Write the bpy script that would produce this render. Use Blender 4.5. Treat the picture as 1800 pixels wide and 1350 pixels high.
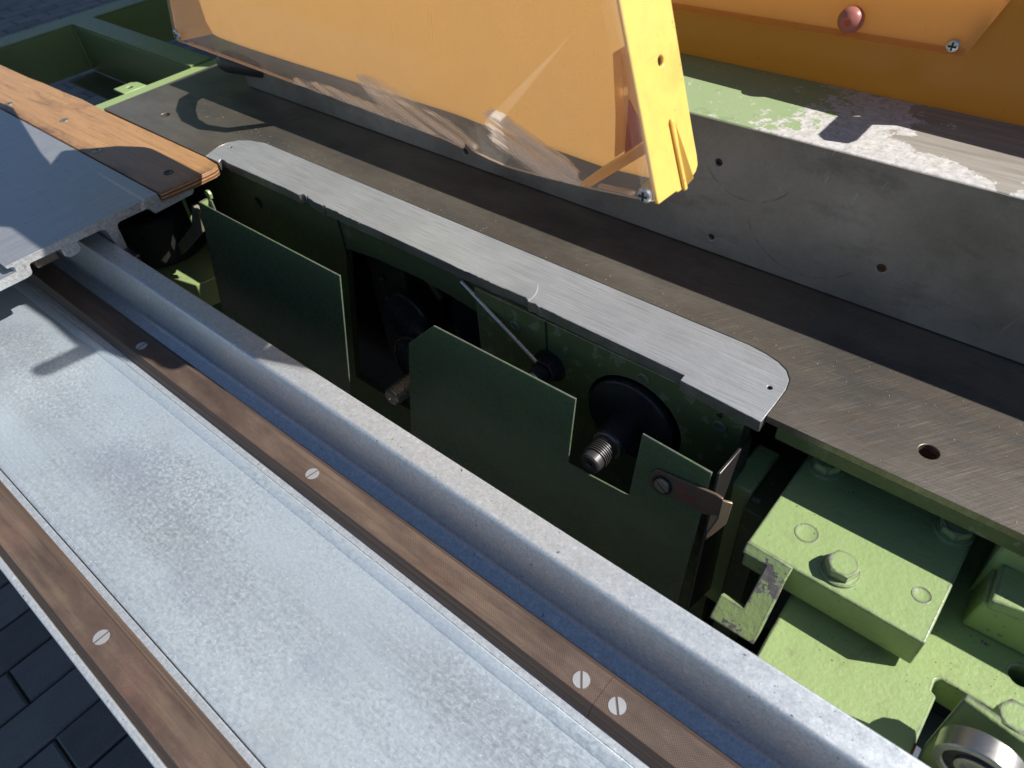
import bpy, bmesh, math, random
from mathutils import Vector, Matrix
random.seed(7)
S = bpy.context.scene
COL = S.collection
for o in list(bpy.data.objects): bpy.data.objects.remove(o)

# ------------------------------------------------------------------ camera, sky, sun, exposure
cam_d = bpy.data.cameras.new('camera'); cam = bpy.data.objects.new('camera', cam_d); COL.objects.link(cam)
RX = Vector((0.7660, 0.6396, -0.0648)); RY = Vector((0.4133, -0.5672, -0.7124)); RZ = Vector((-0.4924, 0.5189, -0.6988))
RZ.normalize(); RX = (RX - RZ * RX.dot(RZ)).normalized(); UP = RX.cross(RZ)
cam.matrix_world = Matrix(((RX.x, UP.x, -RZ.x, 0), (RX.y, UP.y, -RZ.y, 0), (RX.z, UP.z, -RZ.z, 0.5), (0, 0, 0, 1)))
cam_d.sensor_width = 36; cam_d.lens = 36 * 1273.5 / 1800; cam_d.clip_start = 0.02; cam_d.clip_end = 400
cam_d.dof.use_dof = True; cam_d.dof.focus_distance = 0.80; cam_d.dof.aperture_fstop = 9.0
S.camera = cam

SUN = Vector((-0.91, -0.487, -1.0)).normalized()
elev = math.asin(-SUN.z); azim = math.atan2(-SUN.x, -SUN.y)
W = bpy.data.worlds.new('World'); S.world = W; W.use_nodes = True
wn = W.node_tree; sky = wn.nodes.new('ShaderNodeTexSky'); sky.sky_type = 'NISHITA'; sky.sun_disc = False
sky.sun_elevation = elev; sky.sun_rotation = azim; sky.air_density = 0.7; sky.dust_density = 0.2; sky.ozone_density = 1.5
wn.links.new(sky.outputs[0], wn.nodes['Background'].inputs[0]); wn.nodes['Background'].inputs[1].default_value = 0.066
sun_d = bpy.data.lights.new('sun', 'SUN'); sun_d.energy = 5.0; sun_d.angle = math.radians(0.53); sun_d.color = (1.0, 0.965, 0.905)
sun = bpy.data.objects.new('sun', sun_d); COL.objects.link(sun); sun.rotation_euler = SUN.to_track_quat('-Z', 'Y').to_euler()
S.view_settings.view_transform = 'Standard'; S.view_settings.look = 'None'; S.view_settings.exposure = 0.56; S.view_settings.gamma = 1.0
S.view_settings.use_curve_mapping = False
S.render.engine = 'CYCLES'; S.cycles.max_bounces = 10; S.cycles.transparent_max_bounces = 16; S.cycles.use_denoising = True; S.cycles.denoiser = 'OPENIMAGEDENOISE'; S.cycles.denoising_input_passes = 'RGB_ALBEDO_NORMAL'; S.cycles.denoising_prefilter = 'ACCURATE'; S.cycles.sample_clamp_indirect = 3.0; S.cycles.blur_glossy = 0.5; S.cycles.use_adaptive_sampling = False

# ------------------------------------------------------------------ mesh helpers (all coordinates are world metres, table top at z = 0)
def prism(bm, axis, pts, a, b):
    def P(p, t):
        return (t, p[0], p[1]) if axis == 'x' else (p[0], t, p[1]) if axis == 'y' else (p[0], p[1], t)
    A = [bm.verts.new(P(p, a)) for p in pts]; B = [bm.verts.new(P(p, b)) for p in pts]
    bm.faces.new(A); bm.faces.new(B[::-1]); n = len(pts)
    for i in range(n): bm.faces.new((A[i], A[(i + 1) % n], B[(i + 1) % n], B[i]))
def box(bm, x0, x1, y0, y1, z0, z1): prism(bm, 'z', [(x0, y0), (x1, y0), (x1, y1), (x0, y1)], z0, z1)
def slab(bm, pts, off):
    o = Vector(off); A = [bm.verts.new(Vector(p)) for p in pts]; B = [bm.verts.new(Vector(p) + o) for p in pts]
    bm.faces.new(A); bm.faces.new(B[::-1]); n = len(pts)
    for i in range(n): bm.faces.new((A[i], A[(i + 1) % n], B[(i + 1) % n], B[i]))
def frame_of(d):
    d = Vector(d).normalized(); u = d.cross(Vector((0, 0, 1)))
    if u.length < 1e-4: u = Vector((1, 0, 0))
    u.normalize(); return d, u, d.cross(u)
def lathe(bm, prof, org, d, seg=40):
    d, u, v = frame_of(d); org = Vector(org); rings = []
    for a, r in prof:
        if r < 1e-6: rings.append([bm.verts.new(org + d * a)])
        else: rings.append([bm.verts.new(org + d * a + (u * math.cos(t) + v * math.sin(t)) * r) for t in [2 * math.pi * i / seg for i in range(seg)]])
    for A, B in zip(rings, rings[1:]):
        for i in range(seg):
            j = (i + 1) % seg
            if len(A) == 1 and len(B) == 1: break
            if len(A) == 1: bm.faces.new((A[0], B[i], B[j]))
            elif len(B) == 1: bm.faces.new((A[i], B[0], A[j]))
            else: bm.faces.new((A[i], B[i], B[j], A[j]))
def rod(bm, p0, p1, r, seg=24, round_=0.0):
    p0 = Vector(p0); L = (Vector(p1) - p0).length
    pr = [(0, 0), (0, r - round_), (round_, r), (L - round_, r), (L, r - round_), (L, 0)] if round_ else [(0, 0), (0, r), (L, r), (L, 0)]
    lathe(bm, pr, p0, Vector(p1) - p0, seg)
def hexbolt(bm, c, af, h, rot=0.0, zdir=1):
    c = Vector(c); R = af / math.sqrt(3); lo = []; mi = []; to = []
    for i in range(24):
        t = 2 * math.pi * i / 24; k = (i % 4); ph = ((t + math.pi / 6) % (math.pi / 3)) - math.pi / 6
        r = af / 2 / math.cos(ph) if True else R
        dr = r - af / 2 * 0.97
        e = Vector((math.cos(t + rot), math.sin(t + rot), 0))
        lo.append(bm.verts.new(c + e * r)); mi.append(bm.verts.new(c + e * r + Vector((0, 0, h - dr * 0.55 - 0.0002))))
        to.append(bm.verts.new(c + e * af / 2 * 0.96 + Vector((0, 0, h))))
    bm.faces.new(lo[::-1]); bm.faces.new(to)
    for A, B in ((lo, mi), (mi, to)):
        for i in range(24): bm.faces.new((A[i], A[(i + 1) % 24], B[(i + 1) % 24], B[i]))
def slot_head(bm, c, r, h, ang, w=0.0016, axis='z'):
    c = Vector(c)
    def T(x, y, z):
        p = Vector((x * math.cos(ang) - y * math.sin(ang), x * math.sin(ang) + y * math.cos(ang), z))
        return c + (p if axis == 'z' else Vector((p.x, -p.z, p.y)))
    for s in (1, -1):
        a0 = math.asin(w / 2 / r); pts = [(r * math.cos(t), r * math.sin(t) * s) for t in [a0 + (math.pi - 2 * a0) * i / 20 for i in range(21)]]
        A = [bm.verts.new(T(x, y, -0.002)) for x, y in pts]; B = [bm.verts.new(T(x * .97, y * .97 if abs(y) > w else y, h)) for x, y in pts]
        bm.faces.new(A); bm.faces.new(B[::-1]); n = len(pts)
        for i in range(n): bm.faces.new((A[i], A[(i + 1) % n], B[(i + 1) % n], B[i]))
    F = [bm.verts.new(T(r * .98 * math.cos(t), r * .98 * math.sin(t), h - 0.0019)) for t in [2 * math.pi * i / 28 for i in range(28)]]
    G = [bm.verts.new(v.co + (Vector((0, 0, -0.001)) if axis == 'z' else Vector((0, 0.001, 0)))) for v in F]
    bm.faces.new(F); bm.faces.new(G[::-1])
    for i in range(28): bm.faces.new((F[i], F[(i + 1) % 28], G[(i + 1) % 28], G[i]))

def empty(name, loc, label, cat, group=None):
    e = bpy.data.objects.new(name, None); COL.objects.link(e); e.location = loc; e.empty_display_size = .05
    return tag(e, label, cat, group)
def tag(o, label=None, cat=None, group=None, kind=None):
    if label: o['label'] = label
    if cat: o['category'] = cat
    if group: o['group'] = group
    if kind: o['kind'] = kind
    return o
def obj(name, build, m, parent=None, bevel=0.0, seg=2, smooth=False, label=None, cuts=None):
    bm = bmesh.new(); build(bm); bmesh.ops.recalc_face_normals(bm, faces=bm.faces[:])
    me = bpy.data.meshes.new(name); bm.to_mesh(me); bm.free()
    o = bpy.data.objects.new(name, me); COL.objects.link(o); me.materials.append(m)
    if cuts:
        cb = bmesh.new(); cuts(cb); bmesh.ops.recalc_face_normals(cb, faces=cb.faces[:])
        cm = bpy.data.meshes.new('cutter'); cb.to_mesh(cm); cb.free(); c = bpy.data.objects.new('cutter', cm); COL.objects.link(c)
        md = o.modifiers.new('b', 'BOOLEAN'); md.object = c; md.operation = 'DIFFERENCE'; md.solver = 'EXACT'
        dg = bpy.context.evaluated_depsgraph_get(); dg.update()
        nm = bpy.data.meshes.new_from_object(o.evaluated_get(dg)); o.modifiers.clear(); o.data = nm; nm.name = name
        bpy.data.objects.remove(c)
    if parent:
        o.parent = parent; L = Vector((0, 0, 0)); q = parent
        while q: L = L + Vector(q.location) if q.type == 'EMPTY' else L; q = q.parent
        if parent.type == 'EMPTY': o.matrix_parent_inverse = Matrix.Translation(-Vector(parent.location))
    if bevel:
        md = o.modifiers.new('bevel', 'BEVEL'); md.width = bevel; md.segments = seg; md.limit_method = 'ANGLE'; md.angle_limit = math.radians(35); md.harden_normals = False
    if smooth or bevel:
        for p in o.data.polygons: p.use_smooth = True
        o.data.set_sharp_from_angle(angle=math.radians(33))
    if label: o['label'] = label
    return o

# ------------------------------------------------------------------ material helper
class G:
    def __init__(s, name):
        s.m = bpy.data.materials.new(name); s.m.use_nodes = True; s.nt = s.m.node_tree; s.b = s.nt.nodes['Principled BSDF']; s.o = s.nt.nodes['Material Output']
    def n(s, t, **k):
        x = s.nt.nodes.new('ShaderNode' + t)
        for a, v in k.items(): setattr(x, a, v)
        return x
    def put(s, sock, v):
        if v is None: return
        if isinstance(v, bpy.types.NodeSocket): s.nt.links.new(v, sock)
        else:
            if isinstance(v, (tuple, list)) and len(v) == 3 and sock.type == 'RGBA': v = (*v, 1)
            sock.default_value = v
    def co(s, scale=(1, 1, 1), rot=(0, 0, 0), loc=(0, 0, 0)):
        if not hasattr(s, 'tc'): s.tc = s.n('TexCoord')
        mp = s.n('Mapping', vector_type='TEXTURE'); s.put(mp.inputs['Vector'], s.tc.outputs['Object']); mp.inputs['Scale'].default_value = tuple(1 / q for q in scale)
        mp.inputs['Rotation'].default_value = rot; mp.inputs['Location'].default_value = loc; return mp.outputs[0]
    def noise(s, scale, detail=4, rough=.55, vec=None, dist=0.0):
        x = s.n('TexNoise'); s.put(x.inputs['Vector'], vec if vec is not None else s.co()); x.inputs['Scale'].default_value = scale
        x.inputs['Detail'].default_value = detail; x.inputs['Roughness'].default_value = rough; x.inputs['Distortion'].default_value = dist; return x.outputs['Fac']
    def voro(s, scale, vec=None, feature='F1', rnd=1.0):
        x = s.n('TexVoronoi', feature=feature); s.put(x.inputs['Vector'], vec if vec is not None else s.co()); x.inputs['Scale'].default_value = scale
        x.inputs['Randomness'].default_value = rnd; return x.outputs['Distance']
    def ramp(s, f, stops, interp='LINEAR'):
        r = s.n('ValToRGB'); s.put(r.inputs[0], f); e = r.color_ramp.elements; r.color_ramp.interpolation = interp
        while len(e) > 1: e.remove(e[-1])
        for i, (p, c) in enumerate(stops):
            if isinstance(c, (int, float)): c = (c, c, c)
            q = e[0] if i == 0 else e.new(p); q.position = p; q.color = (*c[:3], 1)
        return r.outputs[0]
    def mix(s, f, a, b, mode='MIX'):
        x = s.n('Mix', data_type='RGBA', blend_type=mode); s.put(x.inputs[0], f); s.put(x.inputs[6], a); s.put(x.inputs[7], b); return x.outputs[2]
    def math(s, op, a, b=None, c=None):
        x = s.n('Math', operation=op); s.put(x.inputs[0], a)
        if b is not None: s.put(x.inputs[1], b)
        if c is not None: s.put(x.inputs[2], c)
        return x.outputs[0]
    def mr(s, v, a, b, c, d):
        x = s.n('MapRange'); s.put(x.inputs[0], v)
        for i, q in enumerate((a, b, c, d)): x.inputs[i + 1].default_value = q
        return x.outputs[0]
    def xyz(s):
        if not hasattr(s, '_xyz'):
            x = s.n('SeparateXYZ'); s.co(); s.put(x.inputs[0], s.tc.outputs['Object']); s._xyz = x.outputs
        return s._xyz
    def bump(s, h, strength=.3, dist=.001, prev=None):
        x = s.n('Bump'); x.inputs['Strength'].default_value = strength; x.inputs['Distance'].default_value = dist; s.put(x.inputs['Height'], h)
        if prev is not None: s.put(x.inputs['Normal'], prev)
        return x.outputs[0]
    def set(s, col=None, rough=None, metal=None, normal=None, **k):
        s.put(s.b.inputs['Base Color'], col); s.put(s.b.inputs['Roughness'], rough); s.put(s.b.inputs['Metallic'], metal); s.put(s.b.inputs['Normal'], normal)
        for a, v in k.items(): s.put(s.b.inputs[a.replace('_', ' ')], v)
        return s.m
    def edge(s, r=.0025):            # 0 on flats, 1 on worn edges
        bv = s.n('Bevel', samples=6); bv.inputs['Radius'].default_value = r
        ge = s.n('NewGeometry'); d = s.n('VectorMath', operation='DOT_PRODUCT'); s.put(d.inputs[0], bv.outputs[0]); s.put(d.inputs[1], ge.outputs['Normal'])
        return s.mr(d.outputs['Value'], 1.0, .86, 0, 1)
ex = lambda f, s_, rz=0.0: None

def m_iron():
    g = G('ground_cast_iron')
    big = g.noise(6, 5, .6, g.co((.6, 1.6, 1))); fine = g.noise(1, 6, .7, g.co((30, 900, 40), (0, 0, .16)))
    arc = g.noise(1, 5, .75, g.co((700, 22, 40), (0, 0, -.61)))
    speck = g.ramp(g.noise(420, 2, .5), [(.66, 0), (.74, 1)])
    col = g.ramp(big, [(.30, (.15, .142, .133)), (.5, (.265, .230, .185)), (.70, (.37, .328, .275))])
    stain = g.ramp(g.noise(9, 6, .65, g.co((1, 1, 1), loc=(3, 1, 0))), [(.52, 0), (.72, 1)])
    col = g.mix(g.math('MULTIPLY', stain, .5), col, (.085, .06, .045))
    col = g.mix(g.math('MULTIPLY', speck, .35), col, (.5, .49, .47))
    col = g.mix(g.mr(fine, .3, .7, 0, .5), col, (.06, .058, .056))
    gr2 = g.noise(480, 4, .65); col = g.mix(g.mr(gr2, .4, .7, 0, .2), col, (.055, .05, .045)); br2 = g.ramp(g.noise(1, 4, .7, g.co((4, 38, 5), loc=(2, 3, 1))), [(.46, 0), (.66, 1)]); col = g.mix(g.math('MULTIPLY', br2, .45), col, (.20, .155, .11))
    sl = g.ramp(arc, [(.58, 0), (.72, 1)]); col = g.mix(g.math('MULTIPLY', sl, .45), col, (.42, .40, .37))
    r = g.math('ADD', g.mr(arc, .3, .7, .30, .50), g.math('MULTIPLY', stain, .1))
    n = g.bump(fine, .12, .0002); n = g.bump(arc, .12, .0002, n)
    return g.set(col, r, .70, n)
def m_fence():
    g = G('fence_cast_iron')
    big = g.noise(5, 6, .6); cross = g.noise(1, 4, .7, g.co((500, 30, 500), (0, .8, 0))); cross2 = g.noise(1, 4, .7, g.co((500, 30, 500), (0, -.9, 0)))
    mark = g.ramp(g.noise(1, 5, .75, g.co((70, 4, 14), (0, .35, 0))), [(.66, 0), (.74, 1)])
    col = g.ramp(big, [(.32, (.20, .178, .150)), (.55, (.34, .307, .262)), (.72, (.44, .40, .345))])
    dark = g.ramp(g.noise(14, 6, .72, g.co((.6, 1, 1.6), loc=(5, 2, 1))), [(.52, 0), (.72, 1)])
    col = g.mix(g.math('MULTIPLY', dark, .5), col, (.05, .047, .045)); col = g.mix(g.math('MULTIPLY', mark, .35), col, (.5, .48, .45))
    X, Y, Z = g.xyz()
    for (cx, cz, r0, dk) in ((-.275, .135, .056, .6), (-.20, .085, .072, .45), (-.42, .11, .05, .4)):
        d = g.math('SQRT', g.math('ADD', g.math('POWER', g.math('SUBTRACT', X, cx), 2), g.math('POWER', g.math('SUBTRACT', Z, cz), 2)))
        a_ = g.mr(g.math('ABSOLUTE', g.math('SUBTRACT', d, r0)), .0003, .0011, 1, 0); a_ = g.math('MULTIPLY', a_, g.math('MULTIPLY', g.mr(Z, cz - .02, cz - .035, 0, 1), g.mr(g.noise(60), .42, .6, 0, dk))); col = g.mix(a_, col, (.03, .028, .027))
    cl = g.math('MULTIPLY', g.mr(g.math('ABSOLUTE', g.math('SUBTRACT', X, -.205)), .03, .06, 1, 0), g.mr(Z, .085, .12, 0, 1))
    ws1 = g.ramp(g.noise(1, 3, .7, g.co((330, 10, 34), (0, .25, 0))), [(.63, 0), (.70, 1)]); col = g.mix(g.math('MULTIPLY', g.math('MULTIPLY', ws1, cl), .6), col, (.62, .60, .56))
    ws2 = g.ramp(g.noise(1, 3, .7, g.co((300, 10, 20), (0, -.6, 0))), [(.70, 0), (.76, 1)]); col = g.mix(g.math('MULTIPLY', ws2, .3), col, (.5, .48, .45))
    gr2 = g.noise(300, 4, .65); col = g.mix(g.mr(gr2, .4, .7, 0, .14), col, (.07, .066, .06))
    n = g.bump(cross, .2, .0002); n = g.bump(cross2, .2, .0002, n)
    return g.set(col, g.mr(big, .3, .7, .34, .48), .38, n)
def m_insert():
    g = G('brushed_aluminium')
    br = g.noise(1, 6, .75, g.co((14, 700, 30))); sw = g.noise(1, 4, .7, g.co((500, 60, 40), (0, 0, .9))); big = g.noise(10, 4, .6)
    sp = g.ramp(g.noise(520, 2, .5), [(.69, 0), (.76, 1)])
    col = g.ramp(br, [(.28, (.36, .365, .375)), (.5, (.60, .605, .61)), (.74, (.82, .82, .815))])
    col = g.mix(g.mr(big, .35, .7, 0, .35), col, (.33, .33, .335)); col = g.mix(g.math('MULTIPLY', sp, .6), col, (.9, .9, .88))
    sc3 = g.ramp(g.noise(1, 3, .7, g.co((560, 40, 40), (0, 0, -.5))), [(.68, 0), (.74, 1)]); X, Y, Z = g.xyz(); sc3 = g.math('MULTIPLY', sc3, g.mr(X, -.6, -.15, .1, .7)); col = g.mix(sc3, col, (.92, .92, .9)); dk = g.ramp(g.noise(1, 4, .7, g.co((10, 300, 30), loc=(1, 3, 2))), [(.55, 0), (.72, 1)]); col = g.mix(g.math('MULTIPLY', dk, .45), col, (.30, .30, .305))
    cv = g.math('SUBTRACT', X, g.math('SUBTRACT', -.4225, g.math('MULTIPLY', g.math('POWER', g.math('SUBTRACT', Y, .490), 2), 18.)))
    ln_ = g.math('MULTIPLY', g.mr(g.math('ABSOLUTE', cv), .0004, .0012, 1, 0), g.mr(Y, .508, .516, 1, 0)); col = g.mix(ln_, col, (.95, .95, .94))
    stp = g.math('MULTIPLY', g.mr(cv, -.0005, .0005, 1, 0), g.mr(cv, -.05, -.012, 0, 1)); stp = g.math('MULTIPLY', stp, g.mr(Y, .49, .515, 1, 0)); col = g.mix(g.math('MULTIPLY', stp, .35), col, (.33, .33, .33))
    n = g.bump(br, .3, .0003); n = g.bump(sw, .08, .0002, n)
    return g.set(col, g.mr(sw, .3, .7, .33, .42), .66, n)
def m_insert_side():
    g = G('sawn_aluminium_edge')
    br = g.noise(1, 5, .7, g.co((260, 30, 10), (0, .25, 0))); big = g.noise(30, 4, .6)
    col = g.ramp(big, [(.3, (.16, .15, .14)), (.7, (.33, .32, .30))])
    return g.set(col, .45, .8, g.bump(br, .5, .0004))
def m_rail():
    g = G('anodised_rail'); X, Y, Z = g.xyz()
    mo = g.noise(420, 4, .6); med = g.noise(60, 5, .65); big = g.noise(7, 4, .6); ln = g.noise(1, 6, .75, g.co((5, 700, 500))); sp = g.ramp(g.noise(700, 3, .6), [(.60, 0), (.70, 1)])
    col = g.ramp(mo, [(.32, (.50, .545, .585)), (.5, (.66, .70, .735)), (.68, (.80, .825, .845))])
    mm = g.noise(170, 5, .7, None, .4); col = g.mix(g.mr(mm, .40, .62, .45, 0), col, (.44, .475, .51)); col = g.mix(g.mr(med, .4, .7, 0, .30), col, (.54, .585, .63)); col = g.mix(g.math('MULTIPLY', sp, .6), col, (.90, .90, .90))
    spot = g.ramp(g.voro(95, g.co(loc=(1, 4, 2))), [(.16, 1), (.24, 0)]); spot = g.math('MULTIPLY', spot, g.ramp(g.noise(30, 3), [(.54, 0), (.62, 1)])); col = g.mix(g.math('MULTIPLY', spot, .5), col, (.93, .93, .93))
    blk = g.ramp(g.noise(230, 2, .5, g.co(loc=(9, 4, 2))), [(.715, 0), (.745, 1)]); col = g.mix(g.math('MULTIPLY', blk, .8), col, (.04, .04, .045))
    scr = g.ramp(g.noise(1, 3, .8, g.co((520, 34, 60), (0, 0, .5))), [(.70, 0), (.77, 1)]); scr = g.math('MULTIPLY', scr, g.ramp(g.noise(14, 3), [(.52, 0), (.64, 1)])); col = g.mix(g.math('MULTIPLY', scr, .55), col, (.95, .95, .95))
    col = g.mix(g.mr(ln, .4, .7, 0, .14), col, (.40, .41, .43))
    n = g.bump(ln, .12, .0002); n = g.bump(mo, .10, .0002, n)
    return g.set(col, g.math('ADD', g.mr(med, .3, .7, .34, .46), g.math('MULTIPLY', sp, .1)), .60, n)
def m_plate():
    g = G('mottled_aluminium_plate'); X, Y, Z = g.xyz()
    v = g.noise(330, 5, .7, g.co((1, 1.2, 1)), .3); v2 = g.noise(210, 6, .68, g.co((1, 1.3, 1), loc=(3, 1, 0)), .5); big = g.noise(4.2, 4, .55, g.co((1, 1.1, 1), loc=(2.15, .62, 0))); med = g.noise(24, 5, .6)
    ln = g.noise(1, 6, .75, g.co((6, 620, 30)))
    mask = g.ramp(big, [(.44, 0), (.60, 1)])
    fine = g.ramp(v, [(.30, (.44, .52, .58)), (.5, (.56, .645, .71)), (.68, (.67, .75, .81))])
    worm = g.ramp(v2, [(.34, (.31, .365, .405)), (.48, (.52, .59, .64)), (.64, (.72, .785, .83))])
    col = g.mix(g.math('MULTIPLY', mask, .7), fine, worm); col = g.mix(g.mr(med, .35, .7, 0, .35), col, (.58, .67, .735))
    for (px_, py_, rx_, ry_, am) in ((-.62, .095, .12, .05, .42), (-.40, .075, .15, .045, .15), (-.93, .10, .16, .06, .45), (-.22, .14, .14, .03, .3)):
        d = g.math('ADD', g.math('POWER', g.math('DIVIDE', g.math('SUBTRACT', X, px_), rx_), 2), g.math('POWER', g.math('DIVIDE', g.math('SUBTRACT', Y, py_), ry_), 2))
        d = g.math('ADD', d, g.mr(g.noise(16, 5, .65), .3, .7, -.5, .5)); st_ = g.math('MULTIPLY', g.mr(d, .25, 1.25, 1, 0), am)
        mot = g.ramp(v2, [(.36, (.20, .225, .245)), (.50, (.40, .44, .475)), (.62, (.72, .77, .80))]); col = g.mix(st_, col, mot)
    blue = g.ramp(g.noise(8, 4, .5, g.co(loc=(8, 3, 0))), [(.56, 0), (.72, 1)]); col = g.mix(g.math('MULTIPLY', blue, .4), col, (.36, .42, .54))
    tan = g.ramp(g.noise(6, 4, .6, g.co(loc=(5, 8, 0))), [(.60, 0), (.78, 1)]); col = g.mix(g.math('MULTIPLY', tan, .3), col, (.52, .50, .45))
    lm = g.ramp(g.noise(3.5, 3, .5, g.co((.5, 3, 1), loc=(1, 1, 0))), [(.48, 0), (.62, 1)]); col = g.mix(g.math('MULTIPLY', lm, g.mr(ln, .35, .65, 0, .55)), col, (.30, .325, .36))
    sp = g.ramp(g.noise(420, 2, .5, g.co(loc=(4, 4, 4))), [(.68, 0), (.74, 1)]); col = g.mix(g.math('MULTIPLY', sp, .75), col, (.93, .93, .93))
    for (sc_, an, th) in (((620, 22, 60), .35, .735), ((620, 30, 60), 1.2, .745), ((20, 700, 60), .12, .73)):
        s1 = g.ramp(g.noise(1, 2, .6, g.co(sc_, (0, 0, an))), [(th, 0), (th + .03, 1)]); col = g.mix(g.math('MULTIPLY', s1, .55), col, (.93, .94, .95))
    drop = g.ramp(g.voro(38, g.co(loc=(2, 2, 0))), [(.10, 0), (.125, 1), (.14, 0)]); drop = g.math('MULTIPLY', drop, g.ramp(g.noise(11, 2), [(.58, 0), (.64, 1)])); col = g.mix(g.math('MULTIPLY', drop, .4), col, (.75, .77, .78))
    n = g.bump(v2, .14, .0003); n = g.bump(ln, .1, .0002, n)
    return g.set(col, g.mr(v2, .3, .7, .32, .44), .55, n)
def m_slide():
    g = G('sliding_table_aluminium')
    w = g.noise(1, 6, .75, g.co((420, 14, 30))); x = g.noise(1, 5, .75, g.co((14, 520, 30))); big = g.noise(8, 4, .6)
    col = g.ramp(w, [(.28, (.38, .39, .41)), (.5, (.54, .55, .565)), (.75, (.72, .72, .72))]); col = g.mix(g.mr(x, .35, .7, 0, .5), col, (.40, .405, .42))
    sp = g.ramp(g.noise(140, 2, .5), [(.70, 0), (.75, 1)]); col = g.mix(g.math('MULTIPLY', sp, .7), col, (.05, .05, .055))
    ln = g.ramp(g.noise(1, 2, .5, g.co((300, 3, 10), (0, 0, .08))), [(.74, 0), (.77, 1)]); col = g.mix(g.math('MULTIPLY', ln, .4), col, (.12, .12, .13))
    n = g.bump(w, .3, .0003); n = g.bump(x, .2, .0002, n)
    return g.set(col, g.mr(w, .3, .7, .32, .48), .72, n)
def m_slide_end():
    g = G('sawn_extrusion_end')
    mo = g.noise(260, 4, .65); d = g.noise(1, 3, .7, g.co((40, 300, 60), (.6, 0, 0)))
    sp = g.ramp(g.noise(190, 3, .6, g.co(loc=(1, 5, 2))), [(.60, 0), (.68, 1)])
    col = g.ramp(mo, [(.3, (.34, .34, .34)), (.7, (.60, .60, .59))]); col = g.mix(g.math('MULTIPLY', sp, .5), col, (.12, .11, .1))
    return g.set(col, .48, .5, g.bump(d, .3, .0003))
def m_green(name, chips=.0, shade=1.0, rough=.42, peel=.5, edge=0.0):
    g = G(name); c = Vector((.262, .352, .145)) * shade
    if name == 'shaded_sheet_paint': c = Vector((.078, .122, .058))  # same green, its colour darkened for the shade inside the cavity
    big = g.noise(11, 4, .6); pe = g.noise(240, 3, .55)
    col = g.mix(g.mr(big, .35, .7, 0, .35), tuple(c), (c.x * 1.12, c.y * 1.0, c.z * .9))
    dots = g.ramp(g.voro(170, g.co(loc=(1, 2, 3))), [(.10, 1), (.17, 0)])
    dots = g.math('MULTIPLY', dots, g.ramp(g.noise(23, 2, .5), [(.52, 0), (.60, 1)])); col = g.mix(g.math('MULTIPLY', dots, .75), col, (.05, .045, .035))
    dirt = g.ramp(g.noise(30, 6, .7, g.co(loc=(3, 3, 1))), [(.58, 0), (.75, 1)]); col = g.mix(g.math('MULTIPLY', dirt, .6), col, (.15, .145, .07)); wash = g.ramp(g.noise(55, 6, .7, g.co(loc=(6, 2, 8))), [(.50, 0), (.75, 1)]); col = g.mix(g.math('MULTIPLY', wash, .35), col, tuple(c * 1.25))
    n = g.bump(pe, peel * .55, .0008); n = g.bump(g.noise(75, 3, .5), peel * .35, .0015, n); r = g.mr(pe, .35, .65, rough * .8, rough * 1.25); mt = 0.0
    if name == 'shaded_sheet_paint':
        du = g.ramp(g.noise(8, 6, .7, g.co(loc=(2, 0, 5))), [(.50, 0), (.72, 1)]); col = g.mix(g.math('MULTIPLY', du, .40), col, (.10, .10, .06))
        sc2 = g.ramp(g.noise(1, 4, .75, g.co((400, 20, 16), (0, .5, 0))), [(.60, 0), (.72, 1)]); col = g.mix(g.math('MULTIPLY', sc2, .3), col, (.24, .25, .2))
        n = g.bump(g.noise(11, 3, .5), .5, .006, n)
    if chips or edge:
        f = g.noise(48, 7, .68, g.co(loc=(7, 1, 2)))
        if edge: f = g.math('ADD', f, g.math('MULTIPLY', g.edge(.0045), edge))
        th = .80 - .26 * chips; k = g.ramp(f, [(th, 0), (th + .012, 1)])
        bare = g.ramp(g.noise(90, 4, .6), [(.3, (.065, .058, .058)), (.7, (.16, .145, .14))])
        rim = g.ramp(f, [(th - .05, 0), (th - .01, 1)]); col = g.mix(g.math('MULTIPLY', rim, .35), col, (.30, .36, .24))
        col = g.mix(k, col, bare); n = g.bump(k, -.9, .0009, n); r = g.mix(k, r, (.5, .5, .5))
    return g.set(col, r, mt, n)
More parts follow.
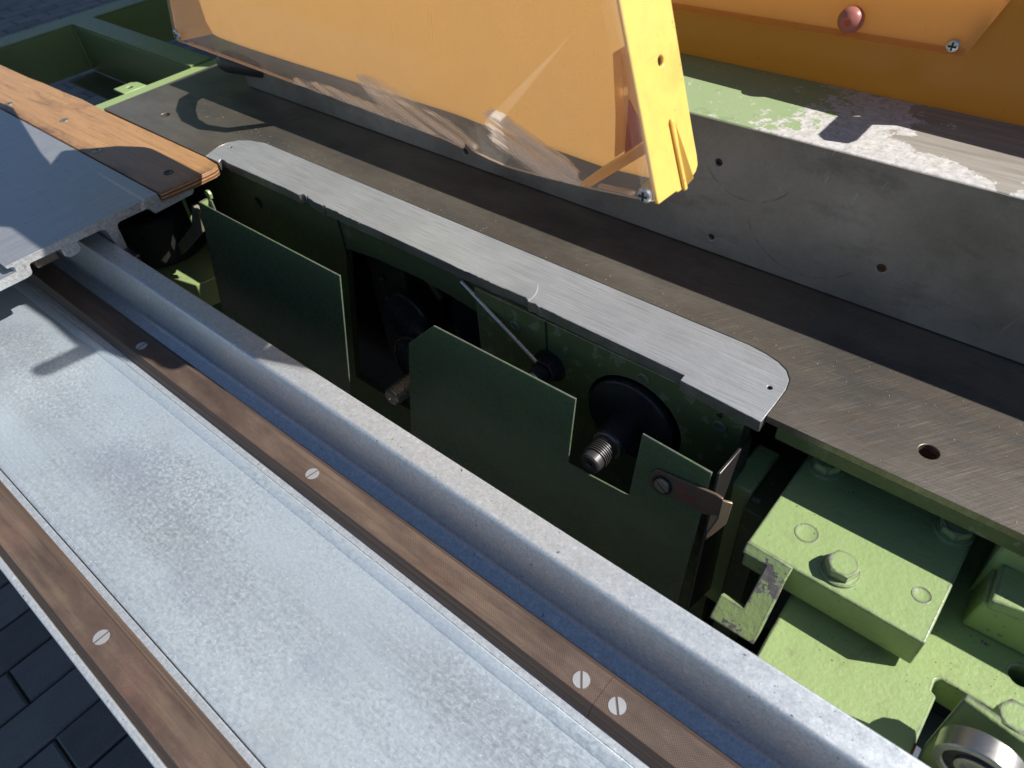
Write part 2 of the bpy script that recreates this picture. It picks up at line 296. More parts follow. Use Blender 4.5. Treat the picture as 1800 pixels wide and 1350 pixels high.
def m_fencetop():
    g = G('worn_fence_paint'); X, Y, Z = g.xyz()
    a = g.noise(62, 9, .76); t = g.math('ADD', a, g.mr(X, -.33, -.14, -.20, .22)); t2 = g.math('ADD', t, g.mr(Y, .68, .72, .10, 0))
    k = g.ramp(t2, [(.50, 0), (.515, 1)])
    green = g.mix(g.mr(g.noise(9), .4, .7, 0, .5), (.26, .345, .175), (.33, .37, .22)); wk = g.ramp(g.noise(1, 5, .75, g.co((260, 90, 60), (0, 0, .5))), [(.60, 0), (.66, 1)]); green = g.mix(g.math('MULTIPLY', wk, .8), green, (.52, .54, .46)); sm_ = g.ramp(g.noise(28, 6, .7, g.co(loc=(8, 8, 1))), [(.60, 0), (.70, 1)]); green = g.mix(g.math('MULTIPLY', sm_, .5), green, (.16, .17, .11))
    fil = g.ramp(g.noise(120, 4, .6), [(.3, (.40, .38, .36)), (.7, (.62, .60, .58))])
    bare = g.ramp(g.noise(1, 5, .7, g.co((8, 160, 30))), [(.3, (.20, .18, .15)), (.7, (.36, .33, .29))])
    kb = g.ramp(g.math('ADD', g.noise(24, 6, .7, g.co(loc=(4, 4, 4))), g.math('ADD', g.mr(X, -.22, -.10, -.35, .12), g.mr(Y, .69, .73, -.15, .08))), [(.52, 0), (.53, 1)])
    sp = g.ramp(g.noise(300, 3, .6), [(.56, 0), (.62, 1)])
    f2 = g.mix(g.math('MULTIPLY', sp, .5), fil, (.25, .24, .22))
    col = g.mix(k, green, f2); col = g.mix(kb, col, bare)
    return g.set(col, .55, 0.0, g.bump(g.noise(400, 3, .6), .25, .0005, g.bump(k, -.9, .0012)))
def m_tufnol():
    g = G('canvas_phenolic'); X, Y, Z = g.xyz()
    w1 = g.n('TexWave', wave_type='BANDS', bands_direction='X'); g.put(w1.inputs[0], g.co(rot=(0, 0, .785))); w1.inputs['Scale'].default_value = 190; w1.inputs['Distortion'].default_value = .6
    w2 = g.n('TexWave', wave_type='BANDS', bands_direction='Y'); g.put(w2.inputs[0], g.co(rot=(0, 0, .785))); w2.inputs['Scale'].default_value = 190; w2.inputs['Distortion'].default_value = .6
    wv = g.math('MULTIPLY', w1.outputs['Fac'], w2.outputs['Fac'])
    big = g.noise(16, 6, .65, g.co((.7, 1.6, 1))); red = g.ramp(g.noise(12, 5, .7, g.co(loc=(5, 1, 1))), [(.52, 0), (.7, 1)])
    col = g.ramp(big, [(.3, (.055, .037, .029)), (.5, (.110, .075, .056)), (.72, (.180, .127, .090))])
    col = g.mix(g.math('MULTIPLY', red, .45), col, (.20, .095, .075)); col = g.mix(g.mr(wv, 0, .5, .36, 0), col, (.06, .042, .035))
    scr = g.ramp(g.noise(1, 3, .6, g.co((20, 400, 20), (0, 0, .35))), [(.72, 0), (.77, 1)]); col = g.mix(g.math('MULTIPLY', scr, .3), col, (.45, .34, .25))
    grit = g.noise(520, 4, .6); col = g.mix(g.mr(grit, .35, .7, 0, .45), col, (.07, .05, .042)); pol = g.ramp(g.noise(1, 4, .6, g.co((5, 60, 10), loc=(1, 2, 0))), [(.5, 0), (.7, 1)]); col = g.mix(g.math('MULTIPLY', pol, .3), col, (.28, .205, .14)); gl_ = g.ramp(g.noise(1, 5, .75, g.co((9, 330, 60))), [(.50, 0), (.68, 1)]); col = g.mix(g.math('MULTIPLY', gl_, .45), col, (.06, .042, .034))
    return g.set(col, g.mr(big, .3, .7, .38, .55), 0, g.bump(wv, .5, .0003))
def m_tufnol_edge():
    g = G('phenolic_layers')
    l = g.noise(1, 5, .7, g.co((3, 1500, 1500))); big = g.noise(40, 4, .6, g.co((.3, 1, 1)))
    col = g.ramp(l, [(.36, (.022, .015, .012)), (.52, (.085, .055, .040)), (.66, (.155, .105, .075))]); col = g.mix(g.mr(big, .4, .7, 0, .5), col, (.07, .042, .03))
    return g.set(col, .55, 0, g.bump(l, .5, .0004))
def m_wood():
    g = G('varnished_plywood'); X, Y, Z = g.xyz()
    gr = g.noise(1, 7, .68, g.co((7, 150, 60)), .5); big = g.noise(7, 4, .6, g.co((.5, 2, 1))); po = g.ramp(g.noise(1, 2, .5, g.co((60, 900, 200))), [(.62, 0), (.70, 1)])
    col = g.ramp(gr, [(.26, (.20, .100, .040)), (.48, (.36, .192, .078)), (.72, (.47, .27, .115))]); col = g.mix(g.mr(big, .35, .7, 0, .45), col, (.42, .23, .095))
    col = g.mix(g.math('MULTIPLY', po, .5), col, (.13, .055, .02))
    ed = g.math('MAXIMUM', g.mr(Y, .392, .372, 0, 1), g.mr(X, -1.035, -1.0, 0, 1)); ed = g.math('MULTIPLY', ed, g.mr(g.noise(26, 5, .65, g.co((.5, 1, 1))), .36, .62, 0, 1))
    kn = g.ramp(g.noise(10, 5, .6, g.co((.8, 2, 1), loc=(3, 7, 0)), .8), [(.60, 0), (.74, 1)])
    col = g.mix(g.math('MULTIPLY', kn, .55), col, (.10, .05, .025)); col = g.mix(g.math('MULTIPLY', ed, .85), col, (.065, .026, .018))
    return g.set(col, g.mr(gr, .3, .7, .32, .48), 0, g.bump(gr, .25, .0004), Coat_Weight=.25, Coat_Roughness=.25)
def m_ply_edge():
    g = G('plywood_edge'); l = g.n('TexWave', wave_type='BANDS', bands_direction='Z'); g.put(l.inputs[0], g.co()); l.inputs['Scale'].default_value = 62; l.inputs['Distortion'].default_value = 1.2
    nz = g.noise(160, 4, .6)
    col = g.ramp(l.outputs['Fac'], [(.2, (.10, .045, .02)), (.55, (.34, .17, .075)), (.9, (.48, .27, .13))]); col = g.mix(g.mr(nz, .4, .7, 0, .5), col, (.12, .05, .025))
    return g.set(col, .6, 0, g.bump(l.outputs['Fac'], .5, .0006))
def m_plastic(name, c, tc, trans=.5, rough=.34):
    g = G(name); sm = g.ramp(g.noise(16, 6, .7), [(.52, 0), (.76, 1)]); fine = g.noise(60, 5, .6); scu = g.ramp(g.noise(1, 4, .7, g.co((12, 12, 160), (0, .2, 0))), [(.62, 0), (.75, 1)])
    col = g.mix(g.math('MULTIPLY', sm, .5), c, (c[0] * .72, c[1] * .66, c[2] * .6)); col = g.mix(g.mr(fine, .45, .7, 0, .18), col, (.35, .26, .12)); col = g.mix(g.math('MULTIPLY', scu, .25), col, (.28, .2, .1)); blk = g.ramp(g.noise(190, 2, .5, g.co(loc=(3, 3, 3))), [(.70, 0), (.75, 1)]); col = g.mix(g.math('MULTIPLY', blk, .5), col, (.06, .05, .04))
    g.set(col, rough, 0, g.bump(fine, .05, .0003))
    t = g.n('BsdfTranslucent'); g.put(t.inputs[0], tc); mx = g.n('MixShader'); mx.inputs[0].default_value = trans
    g.put(mx.inputs[1], g.b.outputs[0]); g.put(mx.inputs[2], t.outputs[0]); g.put(g.o.inputs[0], mx.outputs[0]); return g.m
def m_clear(edge=False):
    g = G('acrylic_edge' if edge else 'scratched_clear_acrylic')
    tr = g.n('BsdfTransparent'); tr.inputs[0].default_value = (.975, .955, .93, 1); gl = g.n('BsdfGlossy'); gl.inputs['Roughness'].default_value = .06; gl.inputs[0].default_value = (1, 1, 1, 1)
    fr = g.n('LayerWeight'); fr.inputs[0].default_value = .5; m1 = g.n('MixShader'); g.put(m1.inputs[0], g.math('ADD', g.math('MULTIPLY', g.math('POWER', fr.outputs['Facing'], 4), .30), .010)); g.put(m1.inputs[1], tr.outputs[0]); g.put(m1.inputs[2], gl.outputs[0])
    df = g.n('BsdfDiffuse'); tl = g.n('BsdfTranslucent'); ad = g.n('MixShader'); ad.inputs[0].default_value = .6; g.put(ad.inputs[1], df.outputs[0]); g.put(ad.inputs[2], tl.outputs[0])
    m2 = g.n('MixShader'); g.put(m2.inputs[1], m1.outputs[0]); g.put(m2.inputs[2], ad.outputs[0]); g.put(g.o.inputs[0], m2.outputs[0])
    if edge:
        df.inputs[0].default_value = (.8, .62, .48, 1); tl.inputs[0].default_value = (.85, .66, .5, 1); m2.inputs[0].default_value = .55
    else:
        df.inputs[0].default_value = (.85, .82, .78, 1); tl.inputs[0].default_value = (.85, .81, .76, 1)
        X, Y, Z = g.xyz()
        def patch(x0, z0, w, h, lean):
            dx = g.math('SUBTRACT', X, x0); a = g.math('DIVIDE', dx, w)
            b = g.math('DIVIDE', g.math('ADD', g.math('SUBTRACT', Z, z0), g.math('MULTIPLY', dx, lean)), h)
            d = g.math('ADD', g.math('POWER', g.math('ABSOLUTE', a), 4), g.math('POWER', g.math('ABSOLUTE', b), 4)); return d
        st = g.noise(1, 4, .7, g.co((9, 10, 360), (0, .30, 0)))
        wob = g.math('MULTIPLY', g.math('SUBTRACT', g.noise(1, 5, .7, g.co((30, 30, 110), (0, .30, 0))), .5), 2.6)
        k = None
        for q in ((-.520, .2060, .078, .0140, .20), (-.372, .2070, .052, .0180, .30), (-.60, .1965, .085, .0055, .02), (-.69, .1960, .026, .0040, .0)):
            d = g.math('ADD', patch(*q), wob); kk = g.ramp(d, [(.75, 1), (1.15, 0)])
            k = kk if k is None else g.math('MAXIMUM', k, kk)
        kf = g.math('MULTIPLY', k, g.mr(st, .42, .58, .06, .95))
        hair = g.ramp(g.noise(1, 2, .5, g.co((420, 10, 5), (0, .1, 0))), [(.735, 0), (.76, 1)]); hair = g.math('MULTIPLY', hair, g.mr(g.noise(9), .5, .65, 0, .4))
        g.put(m2.inputs[0], g.math('ADD', g.math('MAXIMUM', kf, hair), g.math('ADD', g.mr(g.noise(12, 5), .35, .7, .05, .12), g.math('MULTIPLY', g.ramp(g.noise(700, 2, .5), [(.66, 0), (.72, 1)]), .18))))
    return g.m
def m_steel(name, c, rough=.35, metal=.9, sc=200):
    g = G(name); nz = g.noise(sc, 4, .6); big = g.noise(25, 4, .6)
    col = g.mix(g.mr(nz, .3, .7, 0, .5), c, tuple(x * .6 for x in c)); col = g.mix(g.mr(big, .5, .75, 0, .35), col, tuple(x * .5 for x in c))
    return g.set(col, g.mr(nz, .3, .7, rough * .8, rough * 1.25), metal, g.bump(nz, .12, .0003))
def m_paver():
    g = G('paver_concrete'); oi = g.n('ObjectInfo'); sp = g.noise(420, 3, .6); big = g.noise(14, 5, .6)
    col = g.ramp(g.math('ADD', g.math('MULTIPLY', oi.outputs['Random'], .35), g.math('MULTIPLY', big, .65)), [(.2, (.17, .16, .15)), (.5, (.26, .25, .23)), (.85, (.36, .34, .31))])
    col = g.mix(g.mr(sp, .35, .65, 0, .55), col, (.08, .078, .08)); return g.set(col, .8, 0, g.bump(sp, .7, .0012))
def m_joint():
    g = G('joint_sand'); nz = g.noise(300, 4, .6); mo = g.ramp(g.noise(3, 4, .6), [(.5, 0), (.62, 1)])
    col = g.ramp(nz, [(.3, (.045, .043, .04)), (.7, (.10, .095, .085))]); col = g.mix(g.math('MULTIPLY', mo, .5), col, (.07, .085, .02)); return g.set(col, .9, 0, g.bump(nz, .8, .003))

IRON, FENCE, INS, INSE = m_iron(), m_fence(), m_insert(), m_insert_side()
RAIL, PLATE, SLIDE, SLEND = m_rail(), m_plate(), m_slide(), m_slide_end()
GREEN = m_green('green_paint', .18, .96, .38, .35); GFRAME = m_green('shaded_frame_paint', .30, .62, .40, .3); GREENC = m_green('chipped_green_paint', .46, .97, .38, 1.1, .62); GFLAKE = m_green('flaking_green_paint', .98, .95, .45, .9, .25)  # the frame's copy is the same green, darkened to stand for shade
GSHEET = m_green('shaded_sheet_paint', .20, .34, .27, .2, .30); GDARK = m_green('shaded_green_paint', .35, .16, .5, .5)  # sheet and wall greens are darkened copies, cavity shade put into the colour
GSHADED = m_green('shaded_green_casting', .72, .26, .40, .5, .2)  # chipped green again, darkened in colour to deepen the void's shade
FTOP, TUF, TUFE, WOOD, PLY = m_fencetop(), m_tufnol(), m_tufnol_edge(), m_wood(), m_ply_edge()
YEL = m_plastic('yellow_plastic', (.80, .54, .23), (.90, .675, .39), .85); YELB = m_plastic('yellow_plastic_end', (.84, .60, .15), (.9, .5, .08), .2)
AMB = m_plastic('amber_plastic', (.40, .23, .06), (.56, .35, .11), .55, .25); AMBP = m_plastic('orange_plastic', (.66, .38, .15), (.76, .49, .22), .62, .3); PINK = m_plastic('pink_plastic', (.55, .20, .17), (.6, .2, .15), .3, .35); REDP = m_plastic('red_paint', (.30, .035, .035), (.3, .03, .03), .1, .5); RED = m_plastic('red_plastic', (.7, .12, .04), (.8, .1, .03), .3, .4)
CLEAR, CLEARE = m_clear(), m_clear(True)
ZINC = m_steel('zinc_steel', (.62, .63, .64), .32); ALSCR = m_steel('dull_screw_steel', (.60, .61, .62), .42, .6); BLACK = m_steel('black_oxide_steel', (.034, .036, .046), .26, .45, 90)
DARKST = m_steel('dark_oily_steel', (.10, .09, .085), .35, .8, 120); BARE = m_steel('bare_steel', (.45, .43, .41), .35, .9, 160); RUSTY = m_steel('rusty_steel', (.19, .135, .10), .45, .5, 140)
BRASS = m_steel('brass_screw', (.50, .47, .36), .35, .8, 200); RUST = m_steel('rusty_hole', (.13, .055, .03), .8, .1, 150); RUBBER = m_steel('black_handle', (.035, .033, .032), .42, 0, 60)
PAV, JOINT = m_paver(), m_joint()
CAVE = m_steel('shade_black_interior', (.012, .011, .010), .7, .0, 60)  # near-black colour puts the cavity's shade into its surfaces

# ------------------------------------------------------------------ ground
GZ = -0.85
gr = obj('pavement', lambda b: prism(b, 'z', [(-60, -60), (60, -60), (60, 60), (-60, 60)], GZ - .3, GZ - .012), JOINT); tag(gr, kind='structure')
def vis(x, y):
    d = Vector((x, y, GZ - .5)); c = (RX.dot(d), UP.dot(d), RZ.dot(d))
    if c[2] <= 0: return None
    u = 900 + 1273.5 * c[0] / c[2]; v = 675 - 1273.5 * c[1] / c[2]
    return c[2] if (-90 < u < 420 and -60 < v < 230) or (-90 < u < 330 and 820 < v < 1420) else None
bm = bmesh.new(); box(bm, -.0490, .0490, -.1005, .1005, -.05, 0)
bmesh.ops.bevel(bm, geom=[e for e in bm.edges if e.verts[0].co.z > -.01 and e.verts[1].co.z > -.01], offset=.004, segments=1, affect='EDGES')
bmesh.ops.recalc_face_normals(bm, faces=bm.faces[:]); pme = bpy.data.meshes.new('paver'); bm.to_mesh(pme); bm.free(); pme.materials.append(PAV)
cells = []
for k in range(-90, 60):
    for j in range(-40, 60):
        x = -1.1955 + .103 * k; y = -.1155 + .206 * j + (.103 if k % 2 else 0)
        d = vis(x, y)
        if d: cells.append((d, x, y))
cells.sort()
far = []
for i, (d, x, y) in enumerate(cells):
    if i < 298:
        p = bpy.data.objects.new('paver', pme); COL.objects.link(p); p.parent = gr
        p.location = (x, y, GZ + random.uniform(-.0015, .0015)); p.rotation_euler = (random.uniform(-.006, .006), random.uniform(-.006, .006), random.uniform(-.008, .008))
    else: far.append((x, y))
if far:
    def bf(b):
        for x, y in far: box(b, x - .049, x + .049, y - .1, y + .1, GZ - .05, GZ + random.uniform(-.001, .001))
    f = obj('distant_pavers', bf, PAV, gr); tag(f, kind='stuff')

# ------------------------------------------------------------------ cast iron table and insert
INS_L = [(-1.0564, .4768), (-1.0637, .4918), (-1.0680, .5087), (-1.0667, .5246), (-1.059, .5387), (-1.0431, .5490), (-1.0128, .5572)]
INS_R = [(-.1937, .5569), (-.1748, .5545), (-.1595, .5503), (-.148, .5435), (-.1403, .5332), (-.1372, .5192), (-.1368, .4969), (-.1368, .4677)]
t = empty('iron_table', (-.5, .6, -.025), 'dark grey ground cast iron machine table along the fence', 'machine table')
g_ = .0006
tab = [(-1.3815, .4775)] + [(x - g_, y + g_ * .5) for x, y in INS_L] + [(x + g_, y + g_) for x, y in INS_R[:-1]] + [(-.1362, .4775), (.36, .4775), (.36, .86), (-1.3815, .86)]
def cut_holes(b, r=.0085):
    for x, y in ((-1.2561, .5249), (-.008, .5195)):
        lathe(b, [(-.03, 0), (-.03, r), (.003, r), (.003, 0)], (x, y, 0), (0, 0, 1), 36)
obj('table_top', lambda b: prism(b, 'z', tab, -.0085, 0), IRON, t, .0006, cuts=cut_holes)
obj('table_edge', lambda b: box(b, -1.378, .36, .4787, .86, -.025, -.0086), GSHADED, t, .002,
    cuts=lambda b: (box(b, -1.08, -.125, .47, .565, -.03, 0), cut_holes(b, .0108)))
for x, y in ((-1.2561, .5249), (-.008, .5195)):
    obj('bolt_hole', lambda b: lathe(b, [(-.024, 0), (-.024, .0105), (-.0088, .0105), (-.0088, .0086), (-.0215, .0080), (-.0215, 0)], (x, y, 0), (0, 0, 1), 36), RUST if x > -.5 else BARE, t)
obj('mill_ledge', lambda b: prism(b, 'x', [(.70, -.16), (.86, -.16), (.86, -.026), (.70, -.026)], -1.378, .36), GDARK, t)

front = [(-.1373, .4677), (-.2230, .4723), (-.2235, .4808), (-.258, .4814), (-.3769, .4827), (-.4040, .4836), (-.4065, .4822), (-.4130, .4846), (-.4180, .4836), (-.4225, .4826), (-.4235, .4842), (-.4290, .4872), (-.4500, .4866), (-.4620, .4858), (-.5301, .4848), (-.545, .4856), (-.6845, .4862), (-.7366, .4848), (-.7500, .4850), (-.7543, .4862), (-.7680, .4856), (-.7800, .4849), (-.7805, .4872), (-.7849, .4872), (-.7852, .4855), (-.8060, .4857), (-.8209, .4880), (-.8212, .4905), (-.8242, .4903), (-.8246, .4880), (-.8300, .4900), (-.8345, .4900), (-.8365, .4850), (-.8668, .4862), (-1.0102, .4840), (-1.0213, .4863), (-1.0293, .4855), (-1.0225, .4770)]
def rag(pts):
    out_ = []
    for (x0, y0), (x1, y1) in zip(pts, pts[1:]):
        out_.append((x0, y0)); L = abs(x1 - x0); n_ = int(L / .0045)
        for i in range(1, n_):
            f = i / n_; x = x0 + (x1 - x0) * f; rough = 1.0 if (-.90 < x < -.70 or -.56 < x < -.36) else .25
            out_.append((x, y0 + (y1 - y0) * f + random.choice((0, 0, 0, .0004, .0008, -.0003)) * rough))
    return out_ + [pts[-1]]
front = rag(front)
t = empty('table_insert', (-.6, .52, -.015), 'long brushed aluminium throat insert with rounded ends and sawn notched edge', 'throat plate')
out = INS_L + INS_R + front[1:]
def ins_cut(b):
    for x, y in ((-1.0492, .5167), (-.1503, .5127)): lathe(b, [(-.01, 0), (-.01, .0026), (.003, .0026), (.003, 0)], (x, y, 0), (0, 0, 1), 24)
io = obj('insert_plate', lambda b: prism(b, 'z', out, -.0145, -.0001), INS, t, .0005, 1, cuts=ins_cut)
io.data.materials.append(INSE)
for p in io.data.polygons:
    if abs(p.normal.z) < .5: p.material_index = 1
for x, y in ((-1.0492, .5167), (-.1503, .5127)):
    obj('grub_screw', lambda b: lathe(b, [(-.012, 0), (-.012, .0025), (-.003, .0025), (-.003, 0)], (x, y, 0), (0, 0, 1), 20), BLACK, t)

# ------------------------------------------------------------------ fence
t = empty('jointer_fence', (-.4, .72, 0), 'tall dark grey cast iron fence standing on the table', 'fence')
def fence_holes(b):
    for x, z, r in ((-.3106, .1123, .0042), (-.3064, .0204, .0038), (-.1218, .0514, .0046), (-.6936, .0201, .0048), (-.995, .11, .004)):
        lathe(b, [(-.004, 0), (-.004, r), (.014, r), (.014, 0)], (x, .6785, z), (0, 1, 0), 24)
obj('fence_face', lambda b: box(b, -1.23, .36, .6785, .6985, .0012, .1572), FENCE, t, .0012, cuts=fence_holes)
obj('fence_top', lambda b: prism(b, 'x', [(.6792, .1500), (.6790, .1569), (.6805, .1584), (.832, .1578), (.832, .135), (.70, .135), (.70, .150)], -1.229, .36), FTOP, t, .0015)
for x, z, r in ((-.3106, .1123, .0040), (-.3064, .0204, .0036), (-.1218, .0514, .0044), (-.6936, .0201, .0046)):
    obj('set_screw', lambda b: lathe(b, [(.004, 0), (.004, r * .55), (.003, r * .6), (.003, r), (.012, r), (.012, 0)], (x, .6785, z), (0, 1, 0), 20), RUST if x != -.3106 else BLACK, t)
ring_out = [(-1.3013, .6076), (-1.2583, .5564), (-1.2071, .5365), (-1.1469, .5255), (-1.1062, .5405), (-1.0731, .5636), (-1.041, .6078)]
# half ring handle lying level on the fence top, shown by its curved shadow on the table
import_pts = {}
t2 = empty('fence_handle', (-1.05, .69, .158), 'black loop handle at the far end of the fence top', 'handle')
HO = [(-1.175, .700), (-1.158, .690), (-1.148, .655), (-1.110, .625), (-1.060, .6055), (-1.005, .6035), (-.955, .622), (-.898, .690), (-.898, .700)]
HI = [(-.918, .700), (-.918, .690), (-.968, .634), (-1.010, .622), (-1.045, .626), (-1.083, .645), (-1.112, .668), (-1.118, .690), (-1.125, .700)]
obj('loop', lambda b: prism(b, 'z', HO + HI, .1586, .1626), RUBBER, t2, .001)
t2 = obj('clamp_knob', lambda b: lathe(b, [(0, 0), (.003, .010), (.010, .0165), (.022, .019), (.11, .0185), (.12, .012), (.122, 0)], (-1.281, .668, .040), (1, .22, .0), 32), RUBBER, None, smooth=True)
tag(t2, 'black rounded clamp handle at the far end of the fence', 'handle')

# ------------------------------------------------------------------ slide rail
t = empty('slide_rail', (-.5, .11, -.2), 'long aluminium slide rail with brown wear strips in the foreground', 'slide rail')
X0, X1 = -2.6, .55
def arc_(cx, cz, r, a0, a1, n=5): return [(cx + r * math.cos(math.radians(a0 + (a1 - a0) * i / n)), cz + r * math.sin(math.radians(a0 + (a1 - a0) * i / n))) for i in range(n + 1)]
prof = [(.200, -.30), (.200, -.125), (.250, -.125), (.2700, -.108), (.2848, -.085), (.2848, -.0385)] + [(.2833, -.037)] + [(.2600, -.037)] + arc_(.2597, -.0412, .0042, 90, 172, 4) + [(.2505, -.084)] + arc_(.2385, -.0875, .0122, 10, -80, 5)[0:0] + [(.2485, -.0935), (.2455, -.0975), (.2415, -.0990), (.1805, -.0990), (.1800, -.1040), (.0005, -.1040), (-.0005, -.0990), (-.0490, -.0990), (-.0490, -.0935), (-.0500, -.0925), (-.0545, -.0925), (-.0555, -.0935), (-.0555, -.16), (-.030, -.16), (-.030, -.30)]
obj('rail_profile', lambda b: prism(b, 'x', prof, X0, X1), RAIL, t, .0007, 2)
obj('bed_plate', lambda b: prism(b, 'x', [(.0008, -.1036), (.1798, -.1036), (.1798, -.0986), (.1792, -.0981), (.1690, -.0983), (.1672, -.0995), (.0125, -.0995), (.0105, -.0984), (.0016, -.0981), (.0008, -.0986)], X0, X1), PLATE, t, .0004, 1)
def strip(y0, y1, x0, x1):
    o = obj('wear_strip', lambda b: prism(b, 'x', [(y0 - .0075, -.0986), (y0 - .0075, -.0975), (y0, -.0872), (y0 + .0006, -.0870), (y1 - .0006, -.0870), (y1, -.0872), (y1 + .0070, -.0965), (y1 + .0070, -.0986)], x0, x1), TUF, t)
    o.data.materials.append(TUFE)
    for p in o.data.polygons:
        if p.normal.z < .9: p.material_index = 1
    return o
sa = strip(.1952, .2230, X0, -.1290); sb = strip(.1952, .2230, -.1286, X1); sc_ = strip(-.0425, -.0135, X0, X1)
for (x, y, a, w) in ((-.8463, .2072, .1, sa), (-.4977, .2077, -.15, sa), (-.1475, .2054, .62, sa), (-.1131, .206, .70, sb), (-.5038, -.0270, .0, sc_), (-1.2, .207, .6, sa)):
    obj('countersunk_screw', lambda b: slot_head(b, (x, y, -.0868), .0074, .0002, a + math.pi / 2, .0019), ALSCR, w)

# ------------------------------------------------------------------ sliding table
t = empty('sliding_table', (-1.5, .28, -.04), 'aluminium sliding table section with wooden edge strip on the slide rail', 'sliding table')
XS = -1.018
sp = [(.1525, 0), (.3695, 0), (.3712, -.0137), (.4232, -.0139), (.4225, -.0210), (.4185, -.0245), (.3560, -.0262), (.3535, -.0230), (.3515, -.0170), (.3470, -.0142), (.3060, -.0134), (.3015, -.0150), (.2995, -.0195), (.2985, -.0600), (.2965, -.075), (.2875, -.075), (.2862, -.0385), (.2845, -.0190), (.2820, -.0145), (.2764, -.0125), (.1800, -.0108), (.1772, -.0125), (.1755, -.0225), (.1725, -.0258), (.1640, -.0268), (.1000, -.0265), (-.06, -.0265), (-.06, -.0132), (.1585, -.0134), (.1600, -.0120), (.1600, -.0060), (.1575, -.0045), (.1535, -.0045), (.1515, -.0030), (.1515, -.0010)]
so = obj('extrusion', lambda b: prism(b, 'x', sp, -2.7, XS), SLIDE, t, .0004, 1); so.data.materials.append(SLEND)
for p in so.data.polygons:
    if p.normal.x > .7: p.material_index = 1
# wooden strip (rounded corner, worn back edge)
wo = [(-1.013, .3722), (-1.0085, .4190), (-1.0075, .4580), (-1.0110, .4670), (-1.0180, .4712), (-1.054, .4748), (-1.20, .4745), (-1.36, .4735), (-1.46, .4765), (-1.52, .4735), (-1.60, .4725), (-1.66, .4690), (-1.75, .4680), (-2.7, .4680), (-2.7, .3722)]
ws = obj('wooden_edge', lambda b: prism(b, 'z', wo, -.0136, .0006), WOOD, t, .0018, 3); ws.data.materials.append(PLY)
for p in ws.data.polygons:
    if abs(p.normal.z) < .5: p.material_index = 1
for x, y, a in ((-1.5638, .3880, .3), (-1.396, .4126, 1.2), (-1.2302, .3880, 2.), (-1.0598, .4134, .8)):
    r_ = obj('screw', lambda b: lathe(b, [(.0007, 0), (.0008, .0022), (.0010, .0050), (.0016, .0066), (.0008, .0078), (.0003, .0080)], (x, y, 0), (0, 0, 1), 28), BRASS if x < -1.1 else DARKST, ws, smooth=True)
    obj('recess', lambda b: (box(b, x - .0023, x + .0023, y - .0006, y + .0006, .0005, .00105), box(b, x - .0006, x + .0006, y - .0023, y + .0023, .0005, .00104)), BLACK, r_)
# roller carriage under the sliding table
obj('carriage', lambda b: box(b, -1.30, -1.032, .186, .216, -.0300, -.0128), RUSTY, t, .002)
obj('guide_shoe', lambda b: prism(b, 'x', [(.222, -.0128), (.246, -.0128), (.246, -.026), (.242, -.032), (.228, -.033), (.222, -.028)], -1.4, -1.026), SLEND, t, .0015)
obj('guide_shoe', lambda b: prism(b, 'x', [(.160, -.0270), (.173, -.0270), (.173, -.030), (.170, -.0335), (.163, -.0335), (.160, -.030)], -1.6, -1.030), SLEND, t, .001)
obj('clamp_bar', lambda b: box(b, -1.06, -.985, .2875, .3000, -.062, -.052), DARKST, t, .002)

# ------------------------------------------------------------------ saw cabinet below the insert
t = empty('saw_cabinet', (-.6, .5, -.85), 'dark green saw cabinet interior behind the cover plates', 'cabinet')
cav = [(-.766, -.071), (-.7600, -.0640), (-.698, -.0558), (-.6146, -.0532), (-.56, -.0570), (-.5055, -.0640), (-.5090, -.13), (-.5120, -.36), (-.84, -.36)]
def wall_cut(b):
    prism(b, 'y', cav, .40, .56)
    lathe(b, [(-.02, 0), (-.02, .0095), (.05, .0095), (.05, 0)], (-.9679, .49, -.0586), (0, 1, 0), 28)
    lathe(b, [(-.02, 0), (-.02, .062), (.05, .062), (.05, 0)], (-.2775, .49, -.1005), (0, 1, 0), 48)
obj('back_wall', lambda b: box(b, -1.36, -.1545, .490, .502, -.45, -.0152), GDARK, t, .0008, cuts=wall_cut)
obj('wall_joint', lambda b: box(b, -.7640, -.7622, .4880, .4899, -.12, -.0152), BLACK, t)
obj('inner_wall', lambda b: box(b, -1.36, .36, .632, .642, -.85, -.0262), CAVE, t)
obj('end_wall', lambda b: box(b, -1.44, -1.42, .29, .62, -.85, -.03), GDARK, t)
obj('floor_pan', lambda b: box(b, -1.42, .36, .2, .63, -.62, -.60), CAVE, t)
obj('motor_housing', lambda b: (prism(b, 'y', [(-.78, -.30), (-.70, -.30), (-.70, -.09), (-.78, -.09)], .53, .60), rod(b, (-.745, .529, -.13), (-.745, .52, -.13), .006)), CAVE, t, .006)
obj('belt_pulley', lambda b: lathe(b, [(0, 0), (0, .06), (.004, .066), (.012, .055), (.02, .066), (.024, .06), (.024, 0)], (-.565, .545, -.165), (0, 1, 0), 48), BLACK, t, smooth=True)
obj('cable', lambda b: [rod(b, p, q, .006, 12) for p, q in (((-.70, .56, -.04), (-.685, .55, -.09)), ((-.685, .55, -.09), (-.66, .56, -.15)))], RUSTY, t, smooth=True)
obj('drive_pulley', lambda b: lathe(b, [(0, 0), (0, .012), (.003, .038), (.004, .048), (.007, .051), (.010, .044), (.013, .051), (.016, .048), (.016, 0)], (-.695, .512, -.185), (0, 1, 0), 48), BLACK, t, smooth=True)
